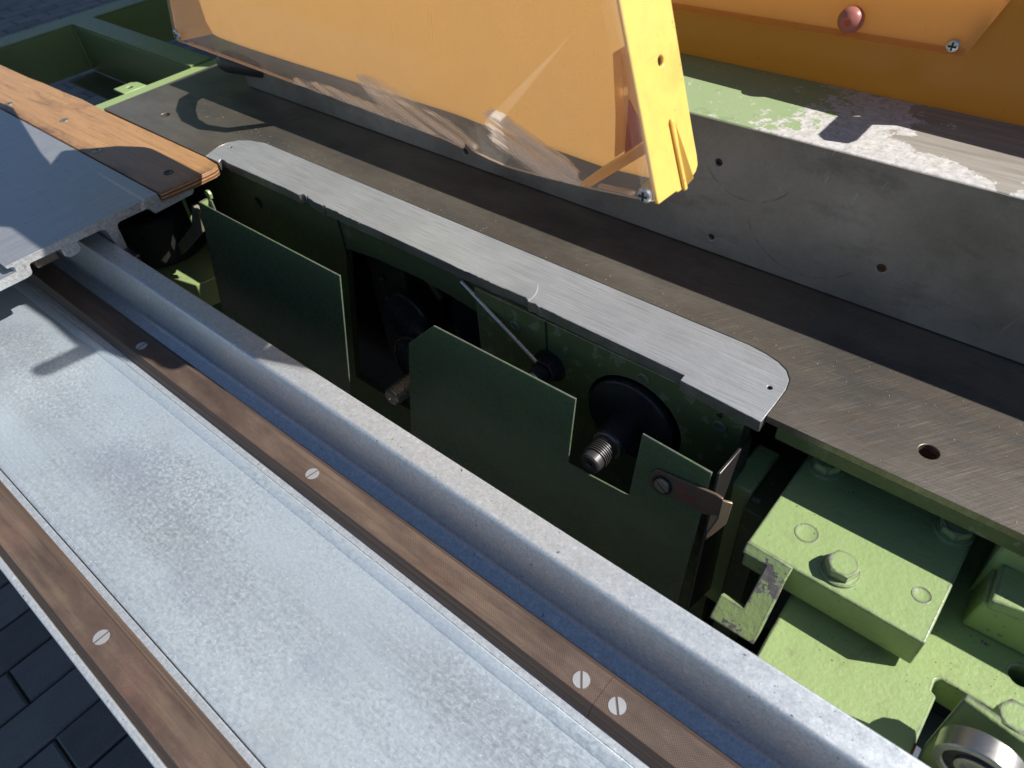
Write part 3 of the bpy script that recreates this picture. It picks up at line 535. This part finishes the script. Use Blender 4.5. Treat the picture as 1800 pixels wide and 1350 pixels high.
# cast web at the right of the opening, with the two small screws
obj('casting_face', lambda b: prism(b, 'y', [(-.5045, -.0155), (-.1560, -.0155), (-.1560, -.30), (-.42, -.30), (-.5060, -.30), (-.5060, -.105)], .4815, .4893), GSHADED, t, .001,
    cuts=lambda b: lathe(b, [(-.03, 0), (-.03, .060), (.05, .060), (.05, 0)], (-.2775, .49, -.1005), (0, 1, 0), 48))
obj('casting_step', lambda b: box(b, -.3970, -.3955, .4800, .4814, -.16, -.0155), BLACK, t)
for x, z in ((-.4430, -.0440), (-.1790, -.0455), (-.2690, -.0310)):
    s_ = obj('screw', lambda b: lathe(b, [(.0006, 0), (.0010, .0038), (-.0022, .0052), (-.0012, .0078), (.003, .0080)], (x, .4815, z), (0, 1, 0), 24), GSHADED, t, smooth=True)
obj('arrow_mark', lambda b: prism(b, 'y', [(-.1835, -.030), (-.1800, -.030), (-.1800, -.022), (-.1785, -.022), (-.1785, -.0315), (-.1775, -.0315), (-.1800, -.0355), (-.1845, -.032)], .4808, .4814), BLACK, t)
obj('side_return', lambda b: slab(b, [(-.1505, .4215, -.0375), (-.1480, .4805, -.0365), (-.1450, .4805, -.30), (-.1400, .385, -.225)], (.0032, 0, 0)), DARKST, t, .0008)
obj('rib', lambda b: (box(b, -.1480, -.1240, .4520, .515, -.30, -.080)), GREENC, t, .0025)
obj('lower_web', lambda b: box(b, -.1235, -.1010, .4370, .515, -.40, -.0880), GDARK, t, .0015)
obj('bright_chip', lambda b: prism(b, 'z', [(-.1225, .4555), (-.1145, .4555), (-.1135, .4505), (-.1220, .4500)], -.0879, -.0868), BARE, t)

# cover plates (thin sheet, leaning 11 degrees)
def ly(z): return .42 + .196 * (z + .037)
def sheet(b, pts, th=.0022): slab(b, [(x, ly(z), z) for x, z in pts], (0, th, 0))
cp = empty('cover_plate', (-.85, .39, -.25), 'green sheet metal cover plate with sunlit top edge, behind the rail near the sliding table', 'cover plate')
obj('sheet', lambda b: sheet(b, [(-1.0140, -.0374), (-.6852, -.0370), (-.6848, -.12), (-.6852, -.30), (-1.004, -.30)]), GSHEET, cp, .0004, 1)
obj('hanging_lug', lambda b: (box(b, -1.014, -1.0118, .4225, .437, -.075, -.0376), box(b, -1.0118, -1.004, .4355, .4372, -.075, -.040)), GREENC, cp)
obj('hook', lambda b: prism(b, 'y', [(-1.021, -.034), (-1.017, -.0275), (-1.010, -.0265), (-1.006, -.031), (-1.008, -.040), (-1.013, -.042)], .437, .442), GREEN, cp, .001)
cp = empty('cover_plate', (-.35, .39, -.25), 'green sheet metal cover plate with a square notch around the main arbor', 'cover plate')
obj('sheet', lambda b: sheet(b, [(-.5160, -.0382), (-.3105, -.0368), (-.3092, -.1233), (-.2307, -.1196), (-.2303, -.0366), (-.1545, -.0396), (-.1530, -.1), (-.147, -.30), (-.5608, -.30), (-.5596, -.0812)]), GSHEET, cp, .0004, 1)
brk = obj('latch_strap', lambda b: slab(b, [(x, ly(z) - .0006, z) for x, z in ((-.2115, -.0735), (-.2070, -.0655), (-.2000, -.0640), (-.1440, -.0570), (-.1370, -.0580), (-.1365, -.0790), (-.1480, -.0860), (-.2060, -.0900), (-.2110, -.0860))], (0, -.0028, 0)), RUSTY, cp, .0006)
obj('strap_tongue', lambda b: slab(b, [(-.1375, .4130, -.0580), (-.1290, .4175, -.0600), (-.1285, .4110, -.0850), (-.1400, .3985, -.1080), (-.1415, .4010, -.1020), (-.1365, .4080, -.0800)], (.0015, -.0022, 0)), m_steel('worn_strap_steel', (.30, .23, .17), .42, .6, 140), brk, .0006)
obj('strap_screw', lambda b: slot_head(b, (-.1965, ly(-.0783) - .0056, -.0783), .0082, .0012, -.7, .0022, 'y'), BRASS, brk)
obj('washer', lambda b: lathe(b, [(0, 0), (0, .0105), (.0015, .0105), (.0015, 0)], (-.1965, ly(-.0783) - .0050, -.0783), (0, 1, -.196), 28), BLACK, brk)
for i, (x, z, r, s_) in enumerate(((-.1760, -.0710, .0022, 1.6), (-.1690, -.0765, .0018, 2.4), (-.1640, -.0740, .0016, 1.3), (-.1725, -.0780, .0012, 1.2))):
    obj('red_paint_mark', lambda b: slab(b, [(x + r * s_ * math.cos(a) * (1 + .3 * math.sin(3 * a + i)), ly(z + r * math.sin(a)) - .00355, z + r * math.sin(a)) for a in [k * math.pi / 5 for k in range(10)]], (0, -.0003, 0)), REDP, brk)

# arbors
def thread(L, r, n, a0):
    out = []
    for i in range(n): out += [(a0 + L * i / n, r), (a0 + L * (i + .35) / n, r), (a0 + L * (i + .6) / n, r * .90), (a0 + L * (i + .85) / n, r * .90)]
    return out
t = empty('main_arbor', (-.2795, .49, -.101), 'black main saw arbor with round flange showing in the plate notch', 'saw arbor')
A0 = (-.2795, .4010, -.1010)
obj('flange', lambda b: lathe(b, [(.072, 0), (.072, .020), (.074, .046), (.0745, .0530), (.077, .0545), (.084, .0545), (.086, .048), (.086, 0)], A0, (0, 1, 0), 72), BLACK, t, smooth=True)
obj('flange_highlight', lambda b: lathe(b, [(.0750, .0532), (.0748, .0541), (.0754, .0548), (.0762, .0549), (.0762, .0532)], A0, (0, 1, 0), 72), DARKST, t, smooth=True)  # lighter ring added as a highlight along the flange rim
obj('hub', lambda b: lathe(b, [(.034, 0), (.034, .0170), (.036, .0188), (.074, .0188), (.074, 0)], A0, (0, 1, 0), 40), BLACK, t, smooth=True)
obj('collar_ring', lambda b: lathe(b, [(.0318, .012), (.0318, .0175), (.0338, .0175), (.0338, .012)], A0, (0, 1, 0), 40), BARE, t)
obj('spindle', lambda b: lathe(b, [(.0045, 0), (.0045, .0026), (.0015, .0034), (0, .0046), (0, .0104), (.0018, .0124), (.0105, .0126)] + thread(.020, .0146, 7, .0110) + [(.0318, .013), (.0318, 0)], A0, (0, 1, 0), 40), m_steel('blued_steel', (.075, .072, .072), .42, .6, 150), t, smooth=False)
t = empty('scoring_arbor', (-.625, .49, -.222), 'small threaded scoring arbor stub left of the notched plate', 'saw arbor')
B0 = (-.6245, .4080, -.2160)
obj('spindle', lambda b: lathe(b, [(.002, 0), (.002, .0030), (0, .0040), (0, .0112), (.0015, .0126)] + thread(.040, .0140, 9, .003) + [(.046, .0118), (.055, .0118), (.055, .017), (.075, .017), (.075, 0)], B0, (0, 1, 0), 36), m_steel('oiled_steel', (.42, .39, .35), .32, .8, 120), t)
obj('flange', lambda b: lathe(b, [(.066, 0), (.066, .055), (.068, .060), (.078, .060), (.080, .055), (.080, 0)], B0, (0, 1, 0), 64), BLACK, t, smooth=True)
obj('flange_highlight', lambda b: lathe(b, [(.0655, .0575), (.0652, .0590), (.0665, .0606), (.0680, .0606), (.0680, .0575)], B0, (0, 1, 0), 64), DARKST, t, smooth=True)  # ring of lighter steel standing in for the rim highlight
# clamping nut with rod
t = empty('locking_nut', (-.395, .48, -.09), 'black hexagon nut on a stud next to the thin steel rod', 'nut')
def hexnut(b):
    lathe(b, [(.0, 0), (.0, .0165), (.014, .0165), (.014, 0)], (-.3920, .4800, -.0795), (0, -1, 0), 6)
obj('hex_nut', hexnut, BLACK, t, .001)
obj('washer', lambda b: lathe(b, [(0, 0), (0, .0215), (.003, .0215), (.003, 0)], (-.3920, .4812, -.0795), (0, -1, 0), 36), BLACK, t)
obj('stud', lambda b: rod(b, (-.3920, .4660, -.0795), (-.3920, .4380, -.0795), .0112, 32, .001), BLACK, t, smooth=True)
t = obj('steel_rod', lambda b: rod(b, (-.5300, .4866, -.0205), (-.4005, .4670, -.0685), .0027, 18), ZINC, None, smooth=True)
tag(t, 'thin shiny steel rod slanting from the insert down to the nut', 'rod')

# far left innards
t = empty('riving_bracket', (-1.15, .42, -.3), 'green bracket with rough grey rubber strip in the gap under the sliding table', 'bracket')
obj('curved_ledge', lambda b: prism(b, 'z', [(-1.36, .40), (-1.27, .365), (-1.17, .362), (-1.07, .385), (-1.05, .47), (-1.36, .47)], -.245, -.195), GREEN, t, .002)
obj('dark_drum', lambda b: rod(b, (-1.22, .420, -.192), (-1.22, .42, -.105), .075, 40, .004), CAVE, t, smooth=True)
obj('thin_post', lambda b: rod(b, (-1.090, .430, -.115), (-1.090, .430, -.020), .0028, 12), GREEN, t)
obj('rubber_strip', lambda b: slab(b, [(-1.055, .425, -.058), (-1.040, .425, -.064), (-1.05, .42, -.105), (-1.15, .41, -.182), (-1.17, .41, -.176), (-1.075, .42, -.100)], (0, .008, 0)), m_steel('rough_rubber', (.22, .20, .14), .8, 0, 60), t, .001)
obj('chip_of_paint', lambda b: slab(b, [(-1.040, .424, -.066), (-1.030, .424, -.066), (-1.026, .424, -.098), (-1.042, .424, -.104)], (0, .003, 0)), GREEN, t)

# ------------------------------------------------------------------ green casting at the right
t = empty('mounting_block', (0, .42, -.104), 'light green painted cast block with hex bolt under the table edge', 'mounting block')
zb = -.059
obj('block', lambda b: prism(b, 'z', [(-.0981, .3856), (-.0550, .3846), (.0526, .3836), (.0533, .515), (-.0975, .515)], -.096, zb), GREENC, t, .0018, 3)
hk = [(-.0981, .3861, -.0564), (-.0555, .3853, -.0572), (-.0566, .3739, -.0686), (-.0556, .3313, -.1112), (-.0980, .3309, -.1116), (-.0979, .3482, -.0943), (-.0759, .3480, -.0945), (-.0759, .3781, -.0644), (-.0981, .3780, -.0645)]
obj('hooked_arm', lambda b: slab(b, [(x, y - .0008, z - .0012) for x, y, z in hk], (0, .0085, -.0085)), GFLAKE, t, .0012, 2)
def bolt(c, rot, par, m=GREENC):
    w = obj('washer', lambda b: lathe(b, [(-.001, 0), (-.001, .0165), (.0022, .0165), (.0030, .0155), (.0030, 0)], c, (0, 0, 1), 40), m, par, smooth=True)
    o = obj('hex_bolt', lambda b: hexbolt(b, (c[0], c[1], c[2] + .003), .0236, .0099, rot), m, par); o.data.set_sharp_from_angle(angle=.3)
# corner orientation measured from the photo: one pair of flats faces the camera
bolt((-.0240, .4055, zb), math.radians(7 + 30), t); bolt((-.0785, .505, zb), .4, t); bolt((.037, .5020, zb), 1.3, t)
for x, y, r in ((-.0614, .4247, .0105), (.0362, .4240, .0078)):
    obj('plug', lambda b: lathe(b, [(-.002, 0), (-.002, r), (.0002, r), (.0004, r * .95), (.0002, r * .90), (.00025, 0)], (x, y, zb), (0, 0, 1), 32), GREENC, t, smooth=True)
t = empty('support_plate', (.1, .4, -.12), 'sunlit light green base plate with a slot below the mounting block', 'base plate')
lp = [(-.0475, .288), (-.0502, .3846), (-.0502, .60), (.36, .60), (.36, .288)]
obj('plate', lambda b: prism(b, 'z', lp, -.140, -.104), GREENC, t, .0015,
    cuts=lambda b: (prism(b, 'z', [(.0775, .315), (.0780, .3755), (.0735, .3775), (.0730, .3890), (.0760, .3925), (.145, .3905), (.145, .315)], -.15, -.09), lathe(b, [(-.03, 0), (-.03, .009), (.01, .009), (.01, 0)], (.1245, .4335, -.104), (0, 0, 1), 28)))
obj('slot_floor', lambda b: box(b, .068, .16, .30, .398, -.185, -.165), m_steel('blue_grey_steel', (.09, .11, .15), .5, .3, 90), t)
obj('slot_rim', lambda b: box(b, .0765, .0785, .3160, .3300, -.1385, -.1042), RUST, t)
t = empty('cast_lug', (.1, .46, -.08), 'small green cast lug catching the sun at the right edge', 'casting')
obj('lug_cap', lambda b: slab(b, [(.0768, .4857, -.050), (.0985, .4890, -.050), (.1100, .4530, -.050), (.0792, .4452, -.050)], (.0006, -.001, -.012)), GREENC, t, .0016)
obj('lug_body', lambda b: slab(b, [(.0735, .4890, -.062), (.14, .4990, -.062), (.14, .452, -.062), (.0765, .4500, -.062)], (-.003, 0, -.041)), GREENC, t, .002)
obj('lug_wall', lambda b: box(b, .0690, .20, .4860, .52, -.1035, -.0255), GREENC, t, .0018)

# bearing roller on its bracket
t = empty('bearing_bracket', (.1, .32, -.1), 'green angled bracket carrying a steel ball bearing roller in the corner', 'bracket')
obj('bracket_plate', lambda b: slab(b, [(.0846, .3451, -.040), (.1500, .3360, -.040), (.155, .318, -.130), (.0840, .3230, -.118), (.0812, .3240, -.0930)], (.0006, .0055, .0015)), GREENC, t, .001)
bc = Vector((.1075, .3210, -.0505)); bd = Vector((0, -1, .0))
obj('outer_ring', lambda b: lathe(b, [(-.001, .0205), (-.001, .0255), (.0, .0265), (.0150, .0265), (.016, .0256), (.016, .0215), (.0145, .0205), (-.001, .0205)], bc, bd, 64), BARE, t, smooth=True)
obj('seal', lambda b: lathe(b, [(.0, .0205), (.0135, .0203), (.0135, .0135), (.0, .0135)], bc, bd, 48), BLACK, t, smooth=True)
obj('inner_ring', lambda b: lathe(b, [(.0, .0132), (.0155, .0132), (.0155, .0095), (.012, .0080), (.012, 0), (0, 0)], bc, bd, 48), BARE, t, smooth=True)
obj('axle', lambda b: rod(b, bc - bd * .008, bc - bd * .0005, .0075), DARKST, t)
obj('clamp_nut', lambda b: hexbolt(b, (.1165, .3545, -.050), .022, .012, .5), GREENC, t)

# ------------------------------------------------------------------ machine frame behind
t = empty('extension_frame', (-1.7, .65, -.85), 'green welded steel frame sticking out beyond the table end', 'machine frame')
obj('end_strip', lambda b: box(b, -1.438, -1.392, .30, 1.05, -.10, -.0100), GREEN, t, .002)
obj('far_beam', lambda b: (box(b, -2.00, -1.935, -.2, 1.6, -.013, -.008), box(b, -1.940, -1.935, -.2, 1.6, -.1095, -.0131)), GFRAME, t, .0012)
obj('cross_beam', lambda b: (box(b, -1.9345, -1.4385, .686, .735, -.0125, -.0060), box(b, -1.9345, -1.4385, .6862, .6900, -.112, -.0126)), GFRAME, t, .0015)
obj('lower_ledge', lambda b: box(b, -1.9345, -1.4385, .62, .686, -.118, -.1135), GDARK, t, .001)
obj('gusset_weld', lambda b: rod(b, (-1.9325, .6845, -.105), (-1.9325, .6845, -.018), .0040, 10), GFRAME, t)
obj('drilled_tab', lambda b: prism(b, 'z', [(-1.4385, .5440), (-1.4385, .5900), (-1.470, .5890), (-1.4800, .5800), (-1.4800, .5440)], -.014, -.010), GREEN, t, .0012,
    cuts=lambda b: lathe(b, [(-.03, 0), (-.03, .006), (.01, .006), (.01, 0)], (-1.459, .566, -.01), (0, 0, 1), 24))
obj('hole_screw', lambda b: lathe(b, [(0, 0), (0, .0060), (.0012, .0060), (.0016, .004), (.0016, 0)], (-1.975, .93, -.008), (0, 0, 1), 24), BLACK, t)
obj('leg', lambda b: box(b, -1.43, -1.37, .55, .61, GZ, -.1005), GREEN, t, .003); obj('leg', lambda b: box(b, .22, .34, .33, .6, GZ, -.1405), GREEN, t, .003)
obj('ground_shade_box', lambda b: box(b, -2.45, .36, 1.27, 1.75, GZ, .12), GREEN, t, .01)  # unseen box, added to shade the ground seen through the frame
obj('beam_shade_slab', lambda b: box(b, -1.68, -1.04, .90, .98, -.0055, 1.0), GREEN, t, .01)  # unseen slab, added to keep sun off the frame beams
obj('beam_shade_box', lambda b: box(b, -2.15, -1.6805, .90, 1.20, .10, 1.0), GREEN, t, .01)  # unseen overhanging box, added to widen the shade on the far beam
obj('far_shade_box', lambda b: box(b, -4.8, -1.0, 2.62, 3.0, GZ, 2.3), GDARK, t, .01)  # large unseen box, added to shade the distant paving

# ------------------------------------------------------------------ saw guard hood with clear panel
t = empty('saw_guard', (-.6, .47, .19), 'hanging yellow plastic saw guard hood with scratched clear front panel', 'saw guard')
def hy(x, off=0.): return .457 - .0220 * (x + .925) + off
def hslab(b, pts, off, th): slab(b, [(x, hy(x, off), z) for x, z in pts], (0, th, 0))
pan = [(-.9514, .2427), (-.9592, .2219), (-.9685, .1986), (-.9653, .1945), (-.9600, .1932), (-.9431, .1934), (-.8039, .1933), (-.7188, .1925), (-.69, .1931), (-.6746, .1923), (-.6500, .1931), (-.6359, .1922), (-.6053, .1925), (-.5469, .1916), (-.483, .1909), (-.4615, .1891), (-.457, .1885), (-.4538, .1960), (-.4438, .1897), (-.4248, .1875), (-.4062, .1863), (-.394, .1867), (-.3773, .1879), (-.3500, .1903), (-.3229, .1931), (-.3095, .1943), (-.2599, .2009), (-.2500, .2026), (-.2530, .2230), (-.2745, .2946), (-.2881, .3403), (-.2905, .3480), (-.900, .3480), (-.935, .29)]
cp = obj('clear_panel', lambda b: hslab(b, pan, -.0030, .0028), CLEAR, t); cp.data.materials.append(CLEARE)
for p in cp.data.polygons:
    if abs(p.normal.y) < .5 and p.normal.z < -.3: p.material_index = 1
obj('panel_lip', lambda b: hslab(b, [(-.9300, .1962), (-.7150, .1948), (-.7120, .1968), (-.9290, .1990)], -.0032, -.0035), CLEARE, cp, .0008)
obj('panel_lip', lambda b: hslab(b, [(-.2999, .2005), (-.2641, .2048), (-.2654, .2075), (-.2994, .2035)], -.0032, -.0045), CLEARE, cp, .0008)
D = .065
back = [(-1.0080, .2300), (-1.0085, .1900), (-1.0060, .1800), (-1.0000, .1745), (-.9850, .1725), (-.9225, .1715), (-.8123, .1725), (-.6863, .1746), (-.5323, .1762), (-.4745, .1738), (-.3963, .1738), (-.3432, .1728), (-.2963, .1770), (-.2700, .1790), (-.2998, .2600), (-.3240, .3480), (-.965, .3480), (-.985, .29)]
obj('hood_back', lambda b: hslab(b, back, D, .003), YEL, t, .0008, 1)
def leftwall(b):
    A = [(-.9495, hy(-.95), .2427), (-.9570, hy(-.95), .2219), (-.9660, hy(-.96), .1990), (-.9570, hy(-.96), .1940)]
    yb = hy(-1.0, D - .001); B_ = [(-1.0025, yb, .2427), (-1.0060, yb, .2219), (-1.0070, yb, .1900), (-.9990, yb, .1755)]
    vs = [[b.verts.new(p) for p in L] for L in (A, B_)]; ws_ = [[b.verts.new(Vector(p) + Vector((.0028, 0, .0012))) for p in L] for L in (A, B_)]
    for i in range(3):
        b.faces.new((vs[0][i], vs[0][i + 1], vs[1][i + 1], vs[1][i])); b.faces.new((ws_[0][i], ws_[1][i], ws_[1][i + 1], ws_[0][i + 1]))
    for q in (0, 1):
        for i in range(3): b.faces.new((vs[q][i], ws_[q][i], ws_[q][i + 1], vs[q][i + 1]))
    b.faces.new((vs[0][0], vs[1][0], ws_[1][0], ws_[0][0])); b.faces.new((vs[0][3], ws_[0][3], ws_[1][3], vs[1][3]))
obj('hood_left_end', leftwall, YEL, t, smooth=True)
obj('hood_left_upper', lambda b: slab(b, [(-.9490, hy(-.95), .2430), (-.933, hy(-.93), .290), (-.898, hy(-.9), .3478), (-.962, hy(-.96, D - .001), .3478), (-.983, hy(-.98, D - .001), .290), (-1.0020, hy(-1., D - .001), .2430)], (.0030, 0, 0)), YEL, t)
def ex_(z): return -.2475 - (z - .2) * .31
ew = [(.4426, .2010), (.4434, .1985), (.4690, .1975), (.4720, .1957), (.4800, .1952), (.4850, .1962), (.5010, .2000), (.5058, .2040), (.5065, .2100), (.5058, .2300), (.5053, .3480), (.4450, .3480)]
end = obj('hood_right_end', lambda b: slab(b, [(ex_(z), y, z) for y, z in ew], (-.0036, 0, 0)), YELB, t, .0012, 2,
    cuts=lambda b: lathe(b, [(-.02, 0), (-.02, .0036), (.02, .0036), (.02, 0)], (ex_(.2906), .4796, .2906), (1, 0, .3), 24))
obj('raised_rib', lambda b: slab(b, [(ex_(z) + .0001, y, z) for y, z in ((.4755, .249), (.4770, .2515), (.4790, .250), (.4822, .1956), (.4775, .1952))], (.0030, 0, .0)), YELB, end, .0012, 2)
obj('wedge_rib', lambda b: (lambda P: [b.faces.new(f) for f in ([P[0], P[1], P[2]], [P[0], P[3], P[1]], [P[1], P[3], P[2]], [P[0], P[2], P[3]])])([b.verts.new(v) for v in ((ex_(.246), .4842, .246), (ex_(.1965) + .0005, .4835, .1962), (ex_(.2010) + .0003, .4960, .2000), (ex_(.203) + .0065, .4870, .2030))]), YELB, end)
obj('back_rib', lambda b: hslab(b, [(-.3090, .2950), (-.3020, .2950), (-.2965, .2585), (-.2965, .2200), (-.3040, .2120), (-.3045, .2477)], .022, .040), YEL, t, .001)
obj('diagonal_rib', lambda b: hslab(b, [(-.3378, .1800), (-.3237, .1824), (-.2660, .2320), (-.2680, .2390)], .016, .044), YEL, t, .001)
obj('red_patch', lambda b: hslab(b, [(-.2929, .2635), (-.2735, .2375), (-.2940, .2190)], .0220, .0015), RED, t)  # flat red triangle between the rib and the end wall
obj('screw_boss', lambda b: rod(b, (-.2590, hy(-.256, .002), .2070), (-.2590, hy(-.256, .030), .2070), .0056, 24), YELB, t, smooth=True)
for x, z in ((-.2570, .2065), (-.9545, .2034)):
    sc = obj('panel_screw', lambda b: lathe(b, [(0, .0060), (.001, .0064), (.0028, .0054), (.0038, .0028), (.0038, 0)], (x, hy(x, -.0032), z), (0, -1, 0), 32), ZINC, t, smooth=True)
    obj('cross_recess', lambda b: (prism(b, 'y', [(x - .0038, z - .001), (x + .0038, z - .001), (x + .0038, z + .001), (x - .0038, z + .001)], hy(x, -.0074), hy(x, -.0062)), prism(b, 'y', [(x - .001, z - .0038), (x + .001, z - .0038), (x + .001, z + .0038), (x - .001, z + .0038)], hy(x, -.0075), hy(x, -.0063))), BLACK, sc)
obj('hood_top', lambda b: slab(b, [(-.898, hy(-.9), .3482), (-.2905, hy(-.29), .3482), (-.312, hy(-.31, D), .3482), (-.962, hy(-.96, D), .3482)], (0, 0, .003)), YEL, t)
# unseen arm and bar above the hood, invented to shadow the sliding table
arm = [(-.905, .3525), (-.970, .3160), (-1.0318, .3005), (-1.3650, .190), (-1.72, .25), (-1.72, .567), (-.618, .567), (-.618, .5425), (-.5287, .5428), (-.52, .5308), (-.4578, .5224), (-.3721, .5278), (-.3609, .500), (-.3365, .4768), (-.318, .4540), (-.300, .4540), (-.290, .444), (-.296, .428), (-.3130, .4208), (-.3150, .4086), (-.3043, .3647), (-.295, .3525)]
obj('shadow_arm', lambda b: prism(b, 'y', arm, .462, .478), GREEN, t, .002)
obj('shadow_bar', lambda b: rod(b, (-.362, .470, .512), (-.250, .470, .646), .013, 24, .006), RUBBER, t, smooth=True)

# ------------------------------------------------------------------ amber planer hood at upper right
t = empty('planer_guard', (-.2, .81, .158), 'amber plastic planer guard standing on the fence top', 'planer guard')
obj('hood_wall', lambda b: prism(b, 'y', [(-.80, .1588), (.34, .1588), (.34, .320), (-.08, .272), (-.1205, .2670), (-.1395, .2225), (-.4479, .2175), (-.80, .2030)], .813, .818), AMB, t, .001)
rp = [(-.80, .1980), (-.4479, .2127), (-.1398, .2170), (-.1364, .2176), (-.1176, .2676), (-.1176, .2680), (-.44, .2335), (-.80, .2010)]
obj('raised_panel', lambda b: prism(b, 'y', rp, .8010, .8125), AMBP, t, .0012, 2)
obj('panel_edge', lambda b: prism(b, 'y', [(-.80, .1968), (-.4479, .2115), (-.1393, .2158), (-.1368, .2166), (-.1390, .2218), (-.4479, .2178), (-.80, .2030)], .7990, .8008), YEL, t, .0006)
obj('pink_knob', lambda b: lathe(b, [(-.003, 0), (-.003, .0105), (.004, .0124), (.009, .0120), (.0135, .0092), (.0160, .0048), (.0156, .0034), (.0148, 0)], (-.2465, .8010, .2325), (0, -1, 0), 36), PINK, t, smooth=True)
obj('knob_centre', lambda b: lathe(b, [(.0146, 0), (.0146, .0033), (.0156, .0031), (.0156, 0)], (-.2465, .8010, .2325), (0, -1, 0), 24), RED, t, smooth=True)
s_ = obj('panel_screw', lambda b: lathe(b, [(0, .0060), (.001, .0065), (.0030, .0054), (.0040, .003), (.0040, 0)], (-.1491, .7990, .2240), (0, -1, 0), 32), ZINC, t, smooth=True)
obj('cross_recess', lambda b: (prism(b, 'y', [(-.1529, .2231), (-.1453, .2231), (-.1453, .2249), (-.1529, .2249)], .7948, .7957), prism(b, 'y', [(-.1500, .2202), (-.1482, .2202), (-.1482, .2278), (-.1500, .2278)], .7947, .7956)), BLACK, s_)
obj('shadow_tab', lambda b: prism(b, 'z', [(-.0930, .768), (-.0840, .7600), (-.0640, .7640), (-.0600, .775), (-.0600, .8185), (-.0930, .8185)], .296, .300), AMB, t, .001)  # unseen tab, added to cast its shadow on the fence top
obj('shadow_tab_post', lambda b: box(b, -.0920, -.0610, .8132, .8182, .2735, .2958), AMB, t, .0008)  # unseen post carrying the added tab

# ------------------------------------------------------------------ dust and chips lying about
def dust(b):
    rr = random.Random(3)
    def flake(x, y, z, r):
        a = rr.uniform(0, 6.28); k = rr.uniform(.3, .9)
        P = [b.verts.new((x + r * math.cos(a + q) * (1 if i % 2 else k), y + r * math.sin(a + q) * (1 if i % 2 else k), z + rr.uniform(.00005, r * .5))) for i, q in enumerate((0, 1.6, 3.1, 4.7))]
        c = b.verts.new((x, y, z + r * .9)); d_ = b.verts.new((x, y, z))
        for i in range(4): b.faces.new((P[i], P[(i + 1) % 4], c)); b.faces.new((P[(i + 1) % 4], P[i], d_))
    for i in range(170): flake(rr.uniform(-1.30, .08), .5585 + abs(rr.gauss(0, .014)), .0001, rr.uniform(.0003, .0008))
    for i in range(110): flake(rr.uniform(-1.0, -.16), rr.uniform(.490, .556), .0001, rr.uniform(.00025, .0006))
    for i in range(60): flake(rr.uniform(-1.36, .1), rr.uniform(.4790, .60), .0001, rr.uniform(.0003, .0007)) if rr.random() < .4 else flake(rr.uniform(-.13, .1), rr.uniform(.480, .60), .0001, rr.uniform(.0003, .0007))
    for i in range(260): flake(rr.uniform(-1.0, .1), rr.uniform(.2265, .247), -.0988, rr.uniform(.0003, .0009))
    for i in range(160): flake(rr.uniform(-1.0, .1), rr.uniform(.262, .284), -.0369, rr.uniform(.00025, .0006))
    for i in range(160): flake(rr.uniform(-.95, .0), rr.uniform(.015, .165), -.0994, rr.uniform(.00025, .0006))
d_ = obj('sawdust', dust, m_steel('pale_sawdust', (.62, .52, .38), .8, 0, 300)); tag(d_, 'pale specks of sawdust scattered over table, insert and rail', 'sawdust', kind='stuff')
